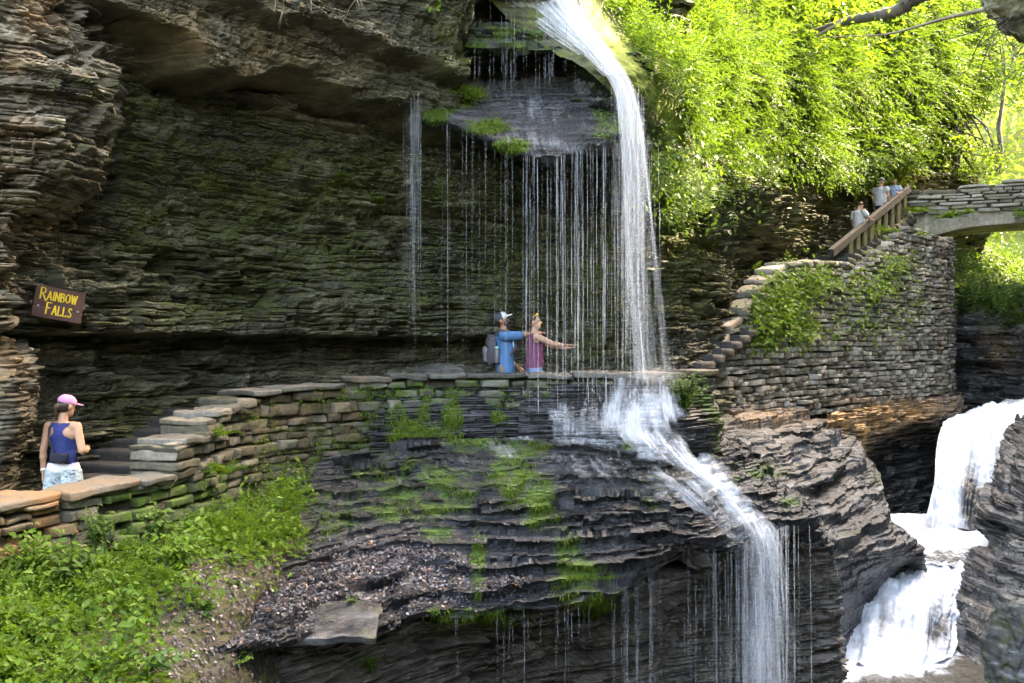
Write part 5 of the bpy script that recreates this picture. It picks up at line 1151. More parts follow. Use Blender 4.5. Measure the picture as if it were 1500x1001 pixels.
for i in range(260):
    q = RG.uniform(PW.L*.42, PW.L*.80); c, n = PW.at(np.array([q])); c, n = c[0], n[0]; z0 = PW.ztop(q); zb0 = PW.zbase(q); z = zb0+(z0-zb0)*RG.uniform(0, 1)**1.6
    p0 = np.array([c[0]+n[0]*.05, c[1]+n[1]*.05, z]); m = int(RG.integers(4, 14)); pp = np.repeat(p0[None], m, 0)+rnd(m, .035)
    if RG.random() < .3: inst(G, FT6, FQ6, None, pp[:5], nrm(np.array([n[0]*.6, n[1]*.6, -.1])+rnd(5, .45)[:len(pp[:5])]), nrm(np.array([0, -.3, 1.])+rnd(len(pp[:5]), .2)), RG.uniform(.06, .15, len(pp[:5])))
    else: inst(G, ST, SQ, None, pp, nrm(np.array([n[0]*.5, n[1]*.5, -.3])+rnd(m, .5)), nrm(np.array([0, -.4, .9])+rnd(m, .3)), RG.uniform(.015, .04, m))
    mm = 30; inst(G, BT, None, BTr, np.repeat(p0[None], mm, 0)+rnd(mm, .05)*[1.6, 1, .5], nrm(DN+rnd(mm, .5)), nrm(np.array([n[0], n[1], 0])+rnd(mm, .3)), RG.uniform(.015, .05, mm), .008)
tag(link('wall_plants', G.mesh('wall_plants', M_WEED, False)), 'moss tufts and seedlings rooted in the joints of the parapet wall', 'wall plants', kind='stuff')
stemmed('shrub', 'bright green bush at the right end of the parapet by the fall', 'shrub', P(1005, 618, 14.5), .78, 46, .42, .07, M_LUSH, 12, 31)
stemmed('shrub', 'low green bush at the rock edge below the parapet bush', 'shrub', P(1035, 640, 15.0), .45, 26, .36, .06, M_LUSH, 9, 32)
stemmed('weed', 'pale broad leaved weed standing alone on the litter', 'weed', P(296, 915, 8.95), .26, 7, .12, .12, M_BLUISH, 6, 33)
stemmed('weed', 'heart leaved plant with large pale leaves at the bank edge', 'weed', P(222, 985, 7.85), .20, 5, .24, .13, M_BLUISH, 4, 34)
stemmed('weed', 'leafy weed hanging over stones in the middle of the bank', 'weed', P(262, 835, 9.2), .3, 12, .25, .10, M_WEED, 7, 35)
stemmed('weed', 'bright seedling cluster on the terrace lip', 'weed', P(636, 905, 11.0), .12, 8, .10, .06, M_LUSH, 5, 36)
stemmed('weed', 'small seedlings beside the leaf litter near the flat slab', 'weed', P(518, 885, 10.4), .12, 8, .12, .05, M_LUSH, 4, 37)
stemmed('weed', 'low weeds on the dark rock face under the lip', 'weed', P(545, 985, 10.9), .2, 12, .16, .05, M_LUSH, 6, 38)
stemmed('weed', 'weed patch below the litter at the bottom of the picture', 'weed', P(345, 985, 9.0), .2, 14, .22, .05, M_WEED, 6, 39)
stemmed('weed', 'leafy weed under the wall right of the bank', 'weed', P(345, 880, 9.6), .25, 10, .16, .07, M_LUSH, 6, 40)
stemmed('weed', 'tall weed rising against the wall above the left bank', 'weed', P(140, 815, 9.0), .48, 16, .24, .06, M_LUSH, 9, 41)
stemmed('weed', 'large leaved plant rising from the bank below the tan capstones', 'weed', P(115, 880, 8.6), .5, 14, .26, .13, M_LUSH, 6, 43)
stemmed('weed', 'big leaved weed in the lower corner of the bank', 'weed', P(70, 960, 7.8), .42, 14, .3, .12, M_WEED, 6, 44)
stemmed('weed', 'broad leaved plant against the wall foot under the steps', 'weed', P(228, 800, 9.6), .42, 12, .26, .11, M_LUSH, 7, 45)
stemmed('weed', 'weed clump against the left end of the wall', 'weed', P(50, 850, 8.6), .42, 20, .34, .055, M_WEED, 9, 42)

# ---- moss cushions and hanging moss on the wet rock
def fuzz(G, V, N, wt, n, l0, l1, dr=(0, -.25, -.9), spread=.35, wd=.22, lift=.0):
    p, nn = sample(V, N, wt, n); L = RG.uniform(l0, l1, n); d = nrm(np.array(dr)+nn*.35+rnd(n, spread)); inst(G, BT, None, BTr, p+nn*lift, d, nrm(nn+rnd(n, .3)), L, L*wd)
G = Geo()
tm = blobs(TERR, [(750, 690, 40, 50, .95), (790, 735, 30, 36, .95), (650, 720, 55, 40, .6), (690, 640, 50, 22, .7), (855, 850, 40, 32, .95), (872, 882, 30, 26, 1.), (830, 800, 22, 40, .7), (700, 830, 12, 60, .8), (720, 905, 50, 14, .7), (650, 905, 40, 14, .6), (600, 740, 60, 25, .45), (770, 655, 40, 26, .8), (560, 690, 60, 30, .5), (480, 750, 60, 40, .5)], .7, 16, 4.)
fuzz(G, TERR, normals(TERR), area_w(TERR)*np.clip(tm*(1+1.4*fbm(S3(TERR, 5, 5, 7)+2, 4))-.25, 0, 1), 24000, .02, .07)
fuzz(G, WETF, normals(WETF), area_w(WETF)*np.clip(fbm(S3(WETF, 1.5, 1.5, .9)+9, 4)+.12*(project(WETF)[0] < 640)-.05, 0, 1), 9000, .03, .12, (0, -.1, -1), .15, .12)
fuzz(G, CASC, normals(CASC), area_w(CASC)*np.clip(fbm(S3(CASC, 1.6, 1.6, .9)+3, 4)-.03, 0, 1)*(project(CASC)[0] < 930), 8000, .03, .11, (0, -.1, -1), .15, .12)
sm = blobs(SHELF, [(684, 140, 20, 12, .95), (716, 184, 32, 11, 1.), (752, 212, 22, 9, 1.), (640, 165, 24, 18, .7), (895, 165, 40, 30, .4)], .4, 5)
fuzz(G, SHELF, normals(SHELF), area_w(SHELF)*np.clip(sm-.2, 0, 1), 9000, .03, .09)
p = np.array(P(684, 138, 15.0))+rnd(2500, .05)*[2.6, 1.5, 1.0]; inst(G, BT, None, BTr, p, nrm(np.array([0, -.3, .3])+rnd(len(p), .6)), nrm(rnd(len(p))), RG.uniform(.02, .06, len(p)), .012)
tag(link('moss', G.mesh('moss', M_MOSS, False)), 'vivid green moss cushions on the wet ledges and terrace', 'moss', kind='stuff')
G = Geo(); cp, cy = project(CL); NC = normals(CL)
cm = np.clip(blobs(CL, [(380, 240, 90, 26, .8), (310, 265, 50, 20, .75), (500, 270, 70, 30, .7), (430, 300, 140, 30, .5), (560, 320, 70, 40, .5), (640, 290, 60, 60, .4), (880, 420, 80, 110, .6), (1000, 350, 50, 110, .8), (1290, 250, 60, 60, .6), (570, 130, 40, 90, .5), (240, 300, 40, 30, .5)], .9, 3, 3.)-.22, 0, 1)
fuzz(G, CL, NC, area_w(CL)*cm, 13000, .02, .08)
tag(link('cliff_moss', G.mesh('cliff_moss', M_OLIVE, False)), 'olive moss hanging from the ledges of the dark cliff', 'moss', kind='stuff')
# bright bank of moss at the narrow fall's foot
# ---- leaf litter and shale chips on the terrace
G = Geo(); NT_ = normals(TERR)
p, n = sample(TERR, NT_, area_w(TERR)*np.clip(TLIT-.1, 0, 1), 9000); CH = np.array([[-.5, -.35, 0], [.45, -.5, .05], [.55, .3, -.03], [-.1, .5, .06], [-.5, .2, 0]])
inst(G, CH, [[0, 1, 2, 3]], [[0, 3, 4]], p+n*RG.uniform(.004, .03, (len(p), 1)), nrm(np.cross(n, rnd(len(p)))), nrm(n+rnd(len(p), .35)), RG.uniform(.015, .07, len(p))*RG.uniform(.5, 1, len(p)), RG.uniform(.008, .032, len(p)))
p, n = sample(BANK, BANKN, area_w(BANK)*np.clip(1.2-gb, 0, 1)*(project(BANK)[0] > 200), 3600)
inst(G, CH, [[0, 1, 2, 3]], [[0, 3, 4]], p+n*RG.uniform(.004, .03, (len(p), 1)), nrm(np.cross(n, rnd(len(p)))), nrm(n+rnd(len(p), .35)), RG.uniform(.012, .055, len(p)), RG.uniform(.007, .028, len(p)))
tag(link('leaf_litter', G.mesh('leaf_litter', M_LIT, False)), 'wet purple grey leaf litter and shale chips on the terrace', 'leaf litter', kind='stuff')

# ---- trees
def tree(label, pos, h, r, cen, seed, nl=5200, leaf=.22, mat=None, clumps=46, trunk=.16, bend=(0, 0)):
    rg = np.random.default_rng(seed); root = empty('tree', pos); tag(root, label, 'tree', 'trees beyond the bridge'); Gt = Geo(); Gl = Geo()
    ts = np.linspace(0, 1, 9); path = np.stack([bend[0]*ts**2, bend[1]*ts**2, h*ts], 1)+rg.normal(0, .08, (9, 3))*[1, 1, 0]; V, Q, T = tube(path, trunk*(1.05-.75*ts), 8); Gt.add(V, Q, T, moss=.1, wet=0., tint=0.)
    c0 = np.array(cen); pts = rg.normal(0, 1, (clumps, 3)); pts = nrm(pts)*rg.uniform(.35, 1, (clumps, 1))**.6*np.array(r)+c0
    for q in pts:
        b = path[int(rg.integers(4, 9))]; m = (b+q)/2+rg.normal(0, .25, 3); pth = np.array([b, (b+m)/2, m, (m+q)/2, q]); V, Q, T = tube(pth, np.linspace(trunk*.35, .015, 5), 5); Gt.add(V, Q, T, moss=.1, wet=0., tint=0.)
    k = rg.integers(0, clumps, nl); sz = rg.uniform(.35, .85, clumps)*np.mean(r)*.42
    p = pts[k]+rg.normal(0, 1, (nl, 3))*sz[k][:, None]*[1, 1, .55]
    inst(Gl, ST, SQ, None, p, nrm(rg.normal(0, 1, (nl, 3))*[1, 1, .5]+[0, 0, -.3]), nrm(np.array([0, 0, 1.])+rg.normal(0, .35, (nl, 3))), leaf*rg.uniform(.6, 1.2, nl))
    link('trunk', Gt.mesh('trunk', M_BARK), root); link('crown', Gl.mesh('crown', mat or M_TREE, False), root); return root
def at(px, py, D): return np.array(P(px, py, D))
b = at(1210, 190, 40); tree('bushy tree on the hill crest above the stairs', b, 7, (3.2, 2.6, 2.6), (0, 0, 4.2), 1, 6500)
b = at(1120, 60, 36); tree('tree leaning out from the crest left of the thick limb', b, 6, (3.4, 2.6, 2.2), (.6, -.5, 4.6), 2, 6000)
b = at(1330, 250, 44); tree('tree with a wide sunlit crown behind the bridge end', b, 9, (3.6, 3, 3.4), (.3, 0, 5.6), 3, 6500)
b = at(1462, 255, 46); tree('young tree with a slim leaning trunk in the bright gap', b, 8.5, (2.4, 2.4, 1.8), (1.4, 0, 7.4), 4, 1700, trunk=.13, bend=(1.2, 0))
b = at(1570, 250, 42); tree('tree whose crown fills the right edge above the bridge', b, 9, (2.8, 2.6, 3.4), (-.2, -.5, 5.6), 5, 5200)
b = at(1400, 120, 54); tree('far tree in the valley beyond the bridge, sun glow painted into its pale leaves', b, 9, (4.4, 3.5, 4), (0, 0, 4.5), 6, 4200, .28, M_PALE)
b = at(1040, 30, 31); tree('small tree on the hillside top above the fern slope', b, 5, (2.6, 2., 1.6), (.4, 0, 3.2), 7, 4200, .2)
b = at(1400, 262, 38); tree('leafy bush tree just behind the bridge parapet', b, 3, (2., 1.4, .9), (0, 0, .7), 9, 3600, .15)
# overhanging limb, roots, dead twigs
root = empty('tree_limb', P(1338, -4, 24)); tag(root, 'thick bare tree limb reaching in across the top right', 'tree limb')
pth = np.array([P(*q) for q in ((1500, -70, 22), (1400, -30, 23.2), (1338, -2, 24), (1318, 14, 24.2), (1290, 22, 24.5), (1245, 30, 25), (1205, 42, 25.5), (1175, 52, 26))]); V, Q, T = tube(herm1(pth, np.linspace(0, 7, 40)), np.interp(np.linspace(0, 7, 40), [0, 2, 3, 5, 7], [.24, .2, .15, .11, .03])*(1+.1*RG.normal(0, 1, 40)), 9); under(link('limb', mesh_from('limb', V, [Q, T], M_BARK, dict(moss=np.full(len(V), .2), wet=np.zeros(len(V)), tint=np.zeros(len(V))))), root)
G = Geo()
for q in ([(1318, 14, 24.2), (1330, -20, 23.8), (1345, -60, 23.5)], [(1450, 12, 22), (1380, 28, 23), (1300, 50, 24), (1200, 55, 25)], [(1235, 32, 25), (1180, 60, 25.6), (1165, 55, 26)]):
    c = herm1(np.array([P(*z) for z in q]), np.linspace(0, len(q)-1, 16)); V, Q, T = tube(c, np.linspace(.06, .012, 16), 5); G.add(V, Q, T)
under(link('twig', G.mesh('twig', M_TWIG)), root)
G = Geo()
p = at(1240, 20, 25)+rnd(500, 1.)*[1.4, .7, .5]; inst(G, ST, SQ, None, p, nrm(rnd(500)), nrm(np.array([0, 0, 1.])+rnd(500, .3)), RG.uniform(.1, .2, 500))
under(link('leaves', G.mesh('leaves', M_TREE, False)), root)
def twigs(name, label, base, n, ln, dr, spread, r, mat, seed, parts=3):
    rg = np.random.default_rng(seed); G = Geo(); base = np.array(base)
    for i in range(n):
        b = base+rg.normal(0, 1, 3)*spread; d = np.array(dr)+rg.normal(0, .35, 3); L = ln*rg.uniform(.4, 1)
        def grow(b, d, L, r, lv):
            m = 8; pth = [b]
            for j in range(m): d = d+rg.normal(0, .16, 3); pth.append(pth[-1]+d/np.linalg.norm(d)*L/m)
            V, Q, T = tube(np.array(pth), np.linspace(r, r*.3, m+1), 4); G.add(V, Q, T)
            if lv:
                for q in range(parts): grow(pth[int(rg.integers(2, m))], d+rg.normal(0, .6, 3), L*.45, r*.55, lv-1)
        grow(b, d, L, r, 1)
    return tag(link(name, G.mesh(name, mat)), label, 'twigs')
twigs('hanging_roots', 'dark fan of bare roots hanging from the rock corner, top right', P(1462, 45, 15.2), 9, 1.0, (-.75, 0, -.8), [.12, .2, .08], .011, plain_mat('dark_root', (.05, .04, .032), .8), 3)
twigs('dead_twigs', 'pale bare twigs hanging down at the top left of the cliff', P(412, -40, 11.4), 9, .75, (.25, -.1, -.75), [.28, .1, .05], .0055, M_TWIG, 5)
twigs('dead_twigs', 'long bare hanging twig right of the other pale twigs', P(496, -60, 12.0), 4, 1.2, (0, -.1, -1), [.05, .1, .05], .006, M_TWIG, 8)
G = Geo(); c = at(640, 4, 13.8); inst(G, LT, LQ, LTr, c+rnd(9, .05), nrm(np.array([0, -.3, -.8])+rnd(9, .5)), nrm(np.array([0, -1, .3])+rnd(9, .3)), RG.uniform(.09, .14, 9)); tag(link('leaf_spray', G.mesh('leaf_spray', M_TREE, False)), 'few bright leaves hanging in from the top edge by the shelf', 'leaves')
# ================================================================ PEOPLE AND SIGN
def skin_mat(name, col):
    k = NT(name); a = k.noise(k.coord(), 30, 4, .6); return k.out(k.bsdf(k.mix(1., col, k.ramp(a, [(.3, .88), (.7, 1.1)]), 'MULTIPLY'), .5, None, .35))
def cloth_mat(name, col, var=.12, sc=14.): return plain_mat(name, col, .85, var, sc, .35, .2, .012)
SK1 = skin_mat('skin_tan', (.42, .24, .15)); SK2 = skin_mat('skin_brown', (.36, .19, .11)); SK3 = skin_mat('skin_pale', (.48, .29, .20))
HAIR = plain_mat('dark_hair', (.035, .02, .013), .5, .4, 60)
def soup_cone(a, b, ra, rb, flat=None, kf=1., n=14):
    a, b = np.array(a, float), np.array(b, float); t = b-a; L = np.linalg.norm(t); t = t/L if L > 1e-6 else np.array([0, 0, 1.])
    u = np.cross(t, [0, 0, 1.] if abs(t[2]) < .9 else [1., 0, 0]); u /= np.linalg.norm(u); w = np.cross(t, u); V = []; an = np.arange(n)*2*math.pi/n
    ph = np.linspace(-math.pi/2, 0, 5); rings = [(a+t*ra*math.sin(p), ra*max(math.cos(p), .02)) for p in ph]+[(b+t*rb*math.sin(-p), rb*max(math.cos(p), .02)) for p in ph[::-1]]
    for c, r in rings:
        off = r*(np.cos(an)[:, None]*u+np.sin(an)[:, None]*w)
        V.append(c+off)
    V = np.concatenate(V)
    if flat is not None:
        f = np.array(flat, float); f /= np.linalg.norm(f); ax = a+np.clip(((V-a)@t), -ra, L+rb)[:, None]*t; o = V-ax; V = V-np.outer(o@f, f)*(1-kf)
    m = len(rings); Q = []
    for k in range(m-1):
        i = np.arange(n); j = (i+1) % n; Q.append(np.stack([k*n+i, k*n+j, (k+1)*n+j, (k+1)*n+i], -1))
    Q = np.concatenate(Q); V = np.concatenate([V, [rings[0][0]], [rings[-1][0]]]); i = np.arange(n); j = (i+1) % n
    T = np.concatenate([np.stack([j, i, np.full(n, m*n)], -1), np.stack([(m-1)*n+i, (m-1)*n+j, np.full(n, m*n+1)], -1)])
    return V, Q, T
def soup_ell(c, r, rot=None, n=16):
    V, Q, T = soup_cone((0, 0, -1e-4), (0, 0, 1e-4), 1, 1, n=n); V = V*np.array(r)
    if rot is not None: V = V@np.array(Matrix.Rotation(rot[1], 3, rot[0])).T
    return V+np.array(c), Q, T
def fuse(name, prims, mat, voxel=.011, smooth=3, cut=None, inflate=0., fold=0.):
    """grows one continuous surface over overlapping forms"""
    G = Geo()
    for V, Q, T in prims: G.add(V, Q, T)
    me = G.mesh(name+'_forms'); o = bpy.data.objects.new('forms', me); COL.objects.link(o)
    m = o.modifiers.new('r', 'REMESH'); m.mode = 'VOXEL'; m.voxel_size = voxel
    if smooth: s = o.modifiers.new('s', 'SMOOTH'); s.factor = .5; s.iterations = smooth
    dg = bpy.context.evaluated_depsgraph_get(); dg.update(); ev = o.evaluated_get(dg); out = bpy.data.meshes.new_from_object(ev)
    n = len(out.vertices); co = np.empty(n*3, np.float32); out.vertices.foreach_get('co', co); V = co.reshape(-1, 3).astype(float)
    Q = np.array([list(p.vertices) for p in out.polygons if len(p.vertices) == 4]); bpy.data.objects.remove(o); bpy.data.meshes.remove(me); bpy.data.meshes.remove(out)
    if inflate: V = V+gnorm(V, Q)*(inflate+0*V[:, 0]+(0 if name in ('hair', 'beard', 'cap_front') else 1)*(.009*fbm(S3(V, 9, 9, 5)+len(name), 3)+.004*vnoise(S3(V, 26, 26, 12))))[:, None]
    if cut is not None: Q = Q[cut(V[Q].mean(1))]
    return mesh_from(name, V, Q, mat)
def hand(w, d, nrm_, side, curl=.25, s=1.):
    """palm, four fingers, thumb: w wrist, d pointing along the hand, nrm_ out of the palm, side towards the thumb"""
    w, d, nn, sd = [np.array(x, float) for x in (w, d, nrm_, side)]; d /= np.linalg.norm(d); nn /= np.linalg.norm(nn); sd /= np.linalg.norm(sd); L = []
    L.append(soup_cone(w, w+d*.075*s, .027*s, .036*s, nn, .5))
    for i, (o, ln) in enumerate(((.028, .068), (.010, .078), (-.009, .072), (-.027, .056))):
        k0 = w+d*.085*s+sd*o*s; d1 = d+nn*curl*(.5+.1*i)+sd*o*1.5; d1 /= np.linalg.norm(d1); k1 = k0+d1*ln*.52*s; d2 = d+nn*curl*(1.5+.15*i)+sd*o; d2 /= np.linalg.norm(d2); k2 = k1+d2*ln*.48*s
        L += [soup_cone(k0, k1, .0105*s, .0095*s), soup_cone(k1, k2, .0095*s, .008*s)]
    t0 = w+d*.025*s+sd*.026*s; t1 = t0+(d*.6+sd*.8+nn*.2)*.036*s; t2 = t1+(d*.9+sd*.35+nn*.3)*.03*s
    return L+[soup_cone(t0, t1, .014*s, .011*s), soup_cone(t1, t2, .011*s, .009*s)]
def rotp(p, c, ax, an): return (np.array(Matrix.Rotation(an, 3, ax))@(np.array(p)-np.array(c)))+np.array(c)
class Figure:
    """a person facing +Y, feet at z 0, 1.70 m tall before scaling"""
    def __init__(s, fem=True, arms=None, yaw=0., pitch=0., legs=None, build=1.):
        b = build; s.neck = np.array([0, -.01, 1.47]); s.yaw, s.pitch = yaw, pitch
        sw = (.165 if fem else .19)*b; s.sw = sw
        s.torso = [soup_ell((0, 0, .93), (.168*b, .118*b, .12)), soup_cone((0, 0, .98), (0, .0, 1.14), .140*b if fem else .152*b, .122*b if fem else .15*b, (0, 1, 0), .76), soup_cone((0, 0, 1.12), (0, 0, 1.28), .124*b if fem else .15*b, .145*b if fem else .165*b, (0, 1, 0), .72),
                   soup_ell((0, -.005, 1.30), (.155*b if fem else .18*b, .105*b, .13)), soup_cone((-sw*.85, -.01, 1.385), (sw*.85, -.01, 1.385), .052, .052)]
        if fem: s.torso += [soup_ell((x, .085, 1.26), (.062, .05, .06)) for x in (-.075, .075)]
        s.neckp = [soup_cone((0, -.015, 1.39), (0, .0, 1.50), .058 if fem else .064, .050 if fem else .058)]
        s.legs = legs or {-1: ((-.09, 0, .90), (-.10, .01, .49), (-.105, -.01, .085)), 1: ((.09, 0, .90), (.10, .01, .49), (.105, -.01, .085))}
        s.legp = []; s.thigh = []
        for sd, (h, kn, an) in s.legs.items():
            s.thigh.append(soup_cone(h, kn, .088*b, .056*b)); s.legp += [soup_cone(h, kn, .086*b, .054*b), soup_cone(kn, an, .052*b, .036), soup_ell((np.array(kn)*.68+np.array(an)*.32)+np.array([0, -.018, 0]), (.05, .05, .11)), soup_cone(np.array(an)+[0, -.02, -.045], np.array(an)+[sd*.015, .15, -.055], .036, .030)]
        s.armp = []; s.upper = []; s.arms = arms or {}
        for sd in (-1, 1):
            sh = np.array([sd*sw, -.01, 1.385]); el, wr, hd, pn, th, cu = s.arms.get(sd, ((sd*.235, -.02, 1.11), (sd*.245, .05, .87), (0, .1, -1), (-sd, 0, 0), (0, 1, 0), .35))
            s.armp += [soup_cone(sh, el, .050*b, .039*b), soup_cone(el, wr, .039*b, .026), soup_ell(np.array(el)*.72+np.array(wr)*.28, (.043, .043, .05))]+hand(wr, hd, pn, th, cu)
            s.upper.append((sh, np.array(el), np.array(wr)))
        s.headc = s.H((0, .015, 1.60))
        hp = [soup_ell((0, .0, 1.62), (.075, .094, .092)), soup_ell((0, .03, 1.555), (.056, .066, .068)), soup_cone((0, .086, 1.61), (0, .112, 1.583), .010, .015), soup_ell((0, .088, 1.548), (.026, .014, .012)), soup_ell((0, .078, 1.518), (.026, .022, .02))]
        hp += [soup_ell((x, -.005, 1.595), (.012, .022, .033)) for x in (-.077, .077)]
        s.headp = [(s.Hv(V), Q, T) for V, Q, T in hp]
    def Hv(s, V):
        M = np.array(Matrix.Rotation(s.yaw, 3, 'Z') @ Matrix.Rotation(s.pitch, 3, 'X')); return (V-s.neck)@M.T+s.neck
    def H(s, p): return s.Hv(np.array(p, float)[None])[0]
    def HP(s, prims): return [(s.Hv(V), Q, T) for V, Q, T in prims]
    def body(s, label, pos, h, rotz, mat, voxel=.009):
        me = fuse('person', s.torso+s.neckp+s.legp+s.armp+s.headp, mat, voxel, 2); o = link('person', me, None, pos, rotz); o.scale = (h/1.72,)*3; s.o = o; return tag(o, label, 'person')
    def part(s, name, prims, mat, voxel=.011, smooth=2, cut=None, inflate=0., label=None):
        o = link(name, fuse(name, prims, mat, voxel, smooth, cut, inflate), s.o)
        if label: o['label'] = label
        return o
    def raw(s, name, prims, mat):
        G = Geo()
        for V, Q, T in prims: G.add(V, Q, T)
        return link(name, G.mesh(name, mat), s.o)
    def eyes(s):
        for x in (-.03, .03): s.raw('eye', s.HP([soup_ell((x, .083, 1.617), (.013, .008, .008), n=8)]), HAIR)
    def cap(s, mat, brim=None, back=False, lift=0.):
        dome = fuse('cap', s.HP([soup_ell((0, -.004, 1.655+lift), (.088, .108, .078))]), mat, .009, 2, None); o = link('cap', dome, s.o)
        V, Q, T = soup_ell((0, .125, 1.652+lift), (.072, .075, .010)); V[:, 2] -= 2.2*V[:, 0]**2
        link('brim', fuse('brim', s.HP([(V, Q, T)]), brim or mat, .006, 1), o); return o
def feet(px, ytop, D, h): p = P(px, ytop, D); return np.array([p[0], p[1], p[2]-h])

# ---- woman in navy racerback top, seen from behind
f = Figure(True, {-1: ((-.215, -.03, 1.12), (-.235, .00, .885), (-.02, .12, -1), (.9, .2, 0), (0, 1, 0), .35), 1: ((.245, -.05, 1.13), (.15, .19, 1.10), (-.5, .85, .1), (0, 0, 1), (-.8, -.4, 0), .5)}, math.radians(-22), math.radians(-14))
f.body('woman seen from behind in navy racerback top, pink cap and patterned shorts', feet(93, 579, 10.4, 1.665), 1.665, math.radians(-8), SK1)
def tankcut(c):
    x, y, z = np.abs(c[:, 0]), c[:, 1], c[:, 2]; w = np.interp(z, [.9, 1.20, 1.25, 1.30, 1.34, 1.38, 1.42, 1.45], [.3, .3, .135, .062, .052, .075, .115, .12]); inn = np.interp(z, [1.38, 1.40, 1.45], [0, 0, .02])
    return (z > .985) & (z < 1.425) & (x < w) & (x >= inn)
f.part('tank_top', f.torso+f.neckp, cloth_mat('navy_knit', (.022, .035, .13)), .008, 2, tankcut, .011)
f.part('waistband', f.torso, cloth_mat('white_hem', (.6, .59, .6)), .009, 2, lambda c: (c[:, 2] > .90) & (c[:, 2] < .995), .014)
k = NT('camo_print'); v = k.noise(k.coord((1, 1, 2.2)), 16, 3, .6, .5); v2 = k.noise(k.coord((1, 1, 2.2)), 24, 3, .6); c = k.ramp(v, [(.42, (.40, .44, .44)), (.47, (.12, .22, .23)), (.56, (.40, .47, .49)), (.62, (.03, .04, .06))]); M_CAMO = k.out(k.bsdf(k.mix(k.ramp(v2, [(.52, 0.), (.58, 1.)]), c, (.46, .5, .52)), .85, None, .2))
f.part('shorts', f.torso[:2]+[soup_cone((sx*.088, 0, .90), (sx*.108, .01, .70), .100, .108) for sx in (-1, 1)], M_CAMO, .009, 2, lambda c: (c[:, 2] < .925) & (c[:, 2] > .665), .012)
f.part('hair', f.HP([soup_ell((0, -.035, 1.60), (.078, .082, .075)), soup_ell((0, -.115, 1.575), (.040, .036, .045)), soup_cone((0, -.12, 1.56), (-.01, -.105, 1.48), .03, .012)]), HAIR, .008, 2)
f.cap(plain_mat('pink_cap', (.55, .26, .42), .8, .1))
BLK = cloth_mat('black_nylon', (.018, .02, .03)); 
bag = rough_box(.20, .07, .11, 8, .5, .01, 3)[0:2]; o = link('waist_bag', mesh_from('waist_bag', bag[0]+np.array([.045, -.145, 1.055]), bag[1], BLK), f.o)
V, Q, T = tube(np.array([(-.085, .05, 1.41), (-.10, -.03, 1.425), (-.105, -.095, 1.37), (-.085, -.135, 1.27), (-.04, -.135, 1.15), (.0, -.13, 1.08)]), .011, 6); link('bag_strap', mesh_from('bag_strap', V, [Q, T], BLK), f.o)
V, Q, T = tube(np.array([(-.229, -.002, .905), (-.233, -.001, .925)]), .034, 10); link('watch', mesh_from('watch', V, [Q, T], plain_mat('white_band', (.75, .75, .75), .5)), f.o)
f.part('shoes', [soup_cone(np.array(l[2])+[0, -.03, -.045], np.array(l[2])+[0, .16, -.05], .045, .04) for l in f.legs.values()], plain_mat('grey_shoe', (.2, .2, .22), .7), .01, 1); f.eyes()

# ---- bearded man in blue shirt
hM = 1.79; f = Figure(False, {1: ((.20, .235, 1.40), (.13, .46, 1.415), (-.1, 1, .12), (0, 0, -1), (-1, .2, 0), .2), -1: ((-.25, .03, 1.12), (-.2, .2, .93), (0, .7, -.6), (1, 0, 0), (0, .5, .8), .4)}, math.radians(-8), math.radians(16))
posM = feet(738, 459, 15.6, hM); f.body('bearded man in blue shirt and white fronted cap reaching out an arm', posM, hM, math.radians(-84), SK2)
M_BLUE = cloth_mat('blue_shirt', (.075, .19, .36)); sl = []
for sh, el, wr in f.upper: sl.append(soup_cone(sh, sh+(el-sh)*.80, .075, .074))
f.part('shirt', f.torso+sl+[soup_cone((0, .01, 1.3), (0, .02, .86), .172, .180, (0, 1, 0), .70)], M_BLUE, .012, 3, lambda c: (c[:, 2] > .80) & ((c[:, 2] < 1.44)) & ~((np.abs(c[:, 0]) > .20) & (c[:, 2] < 1.10)), .018)
f.part('trousers', f.torso[:1]+f.legp[:2]+f.legp[4:6], cloth_mat('khaki', (.24, .19, .12)), .011, 2, lambda c: c[:, 2] > .10, .018)
f.part('beard', f.HP([soup_ell((0, .055, 1.548), (.064, .070, .060)), soup_ell((0, .085, 1.505), (.046, .045, .055))]), HAIR, .009, 2)
f.part('hair', f.HP([soup_ell((0, -.012, 1.615), (.080, .092, .075))]), HAIR, .01, 1)
cp_ = f.cap(plain_mat('grey_mesh_cap', (.07, .075, .085), .8), plain_mat('white_brim', (.75, .78, .74), .7), lift=.006)
o = link('cap_front', fuse('cap_front', f.HP([soup_ell((0, .010, 1.664), (.086, .100, .078))]), bpy.data.materials['white_brim'], .008, 1, lambda c, F_=f: ((np.array(Matrix.Rotation(-F_.pitch, 3, 'X') @ Matrix.Rotation(-F_.yaw, 3, 'Z'))@(c-F_.neck).T).T[:, 1] > .045), .003), f.o); f.eyes()
f.part('shoes', [soup_cone(np.array(l[2])+[0, -.03, -.045], np.array(l[2])+[0, .18, -.05], .05, .045) for l in f.legs.values()], plain_mat('brown_shoe', (.08, .06, .05), .7), .01, 1)
rM = math.radians(-84); RM = Matrix.Rotation(rM, 3, 'Z'); sM = hM/1.72
bp = empty('backpack', tuple(posM+np.array(RM @ Vector((0, -.115*sM, 1.16*sM)))), rM); tag(bp, 'grey daypack with side bottle pocket worn by the bearded man', 'backpack')
M_PACK = cloth_mat('grey_pack', (.085, .075, .085)); M_PACK2 = cloth_mat('grey_pack_panel', (.15, .145, .15))
V, Q = rough_box(.29, .17, .47, 12, .55, .015, 21); link('body', mesh_from('body', V+np.array([0, -.075, 0]), Q, M_PACK), bp)
V, Q = rough_box(.23, .07, .26, 10, .5, .012, 22); link('pocket', mesh_from('pocket', V+np.array([0, -.175, -.07]), Q, M_PACK2), bp)
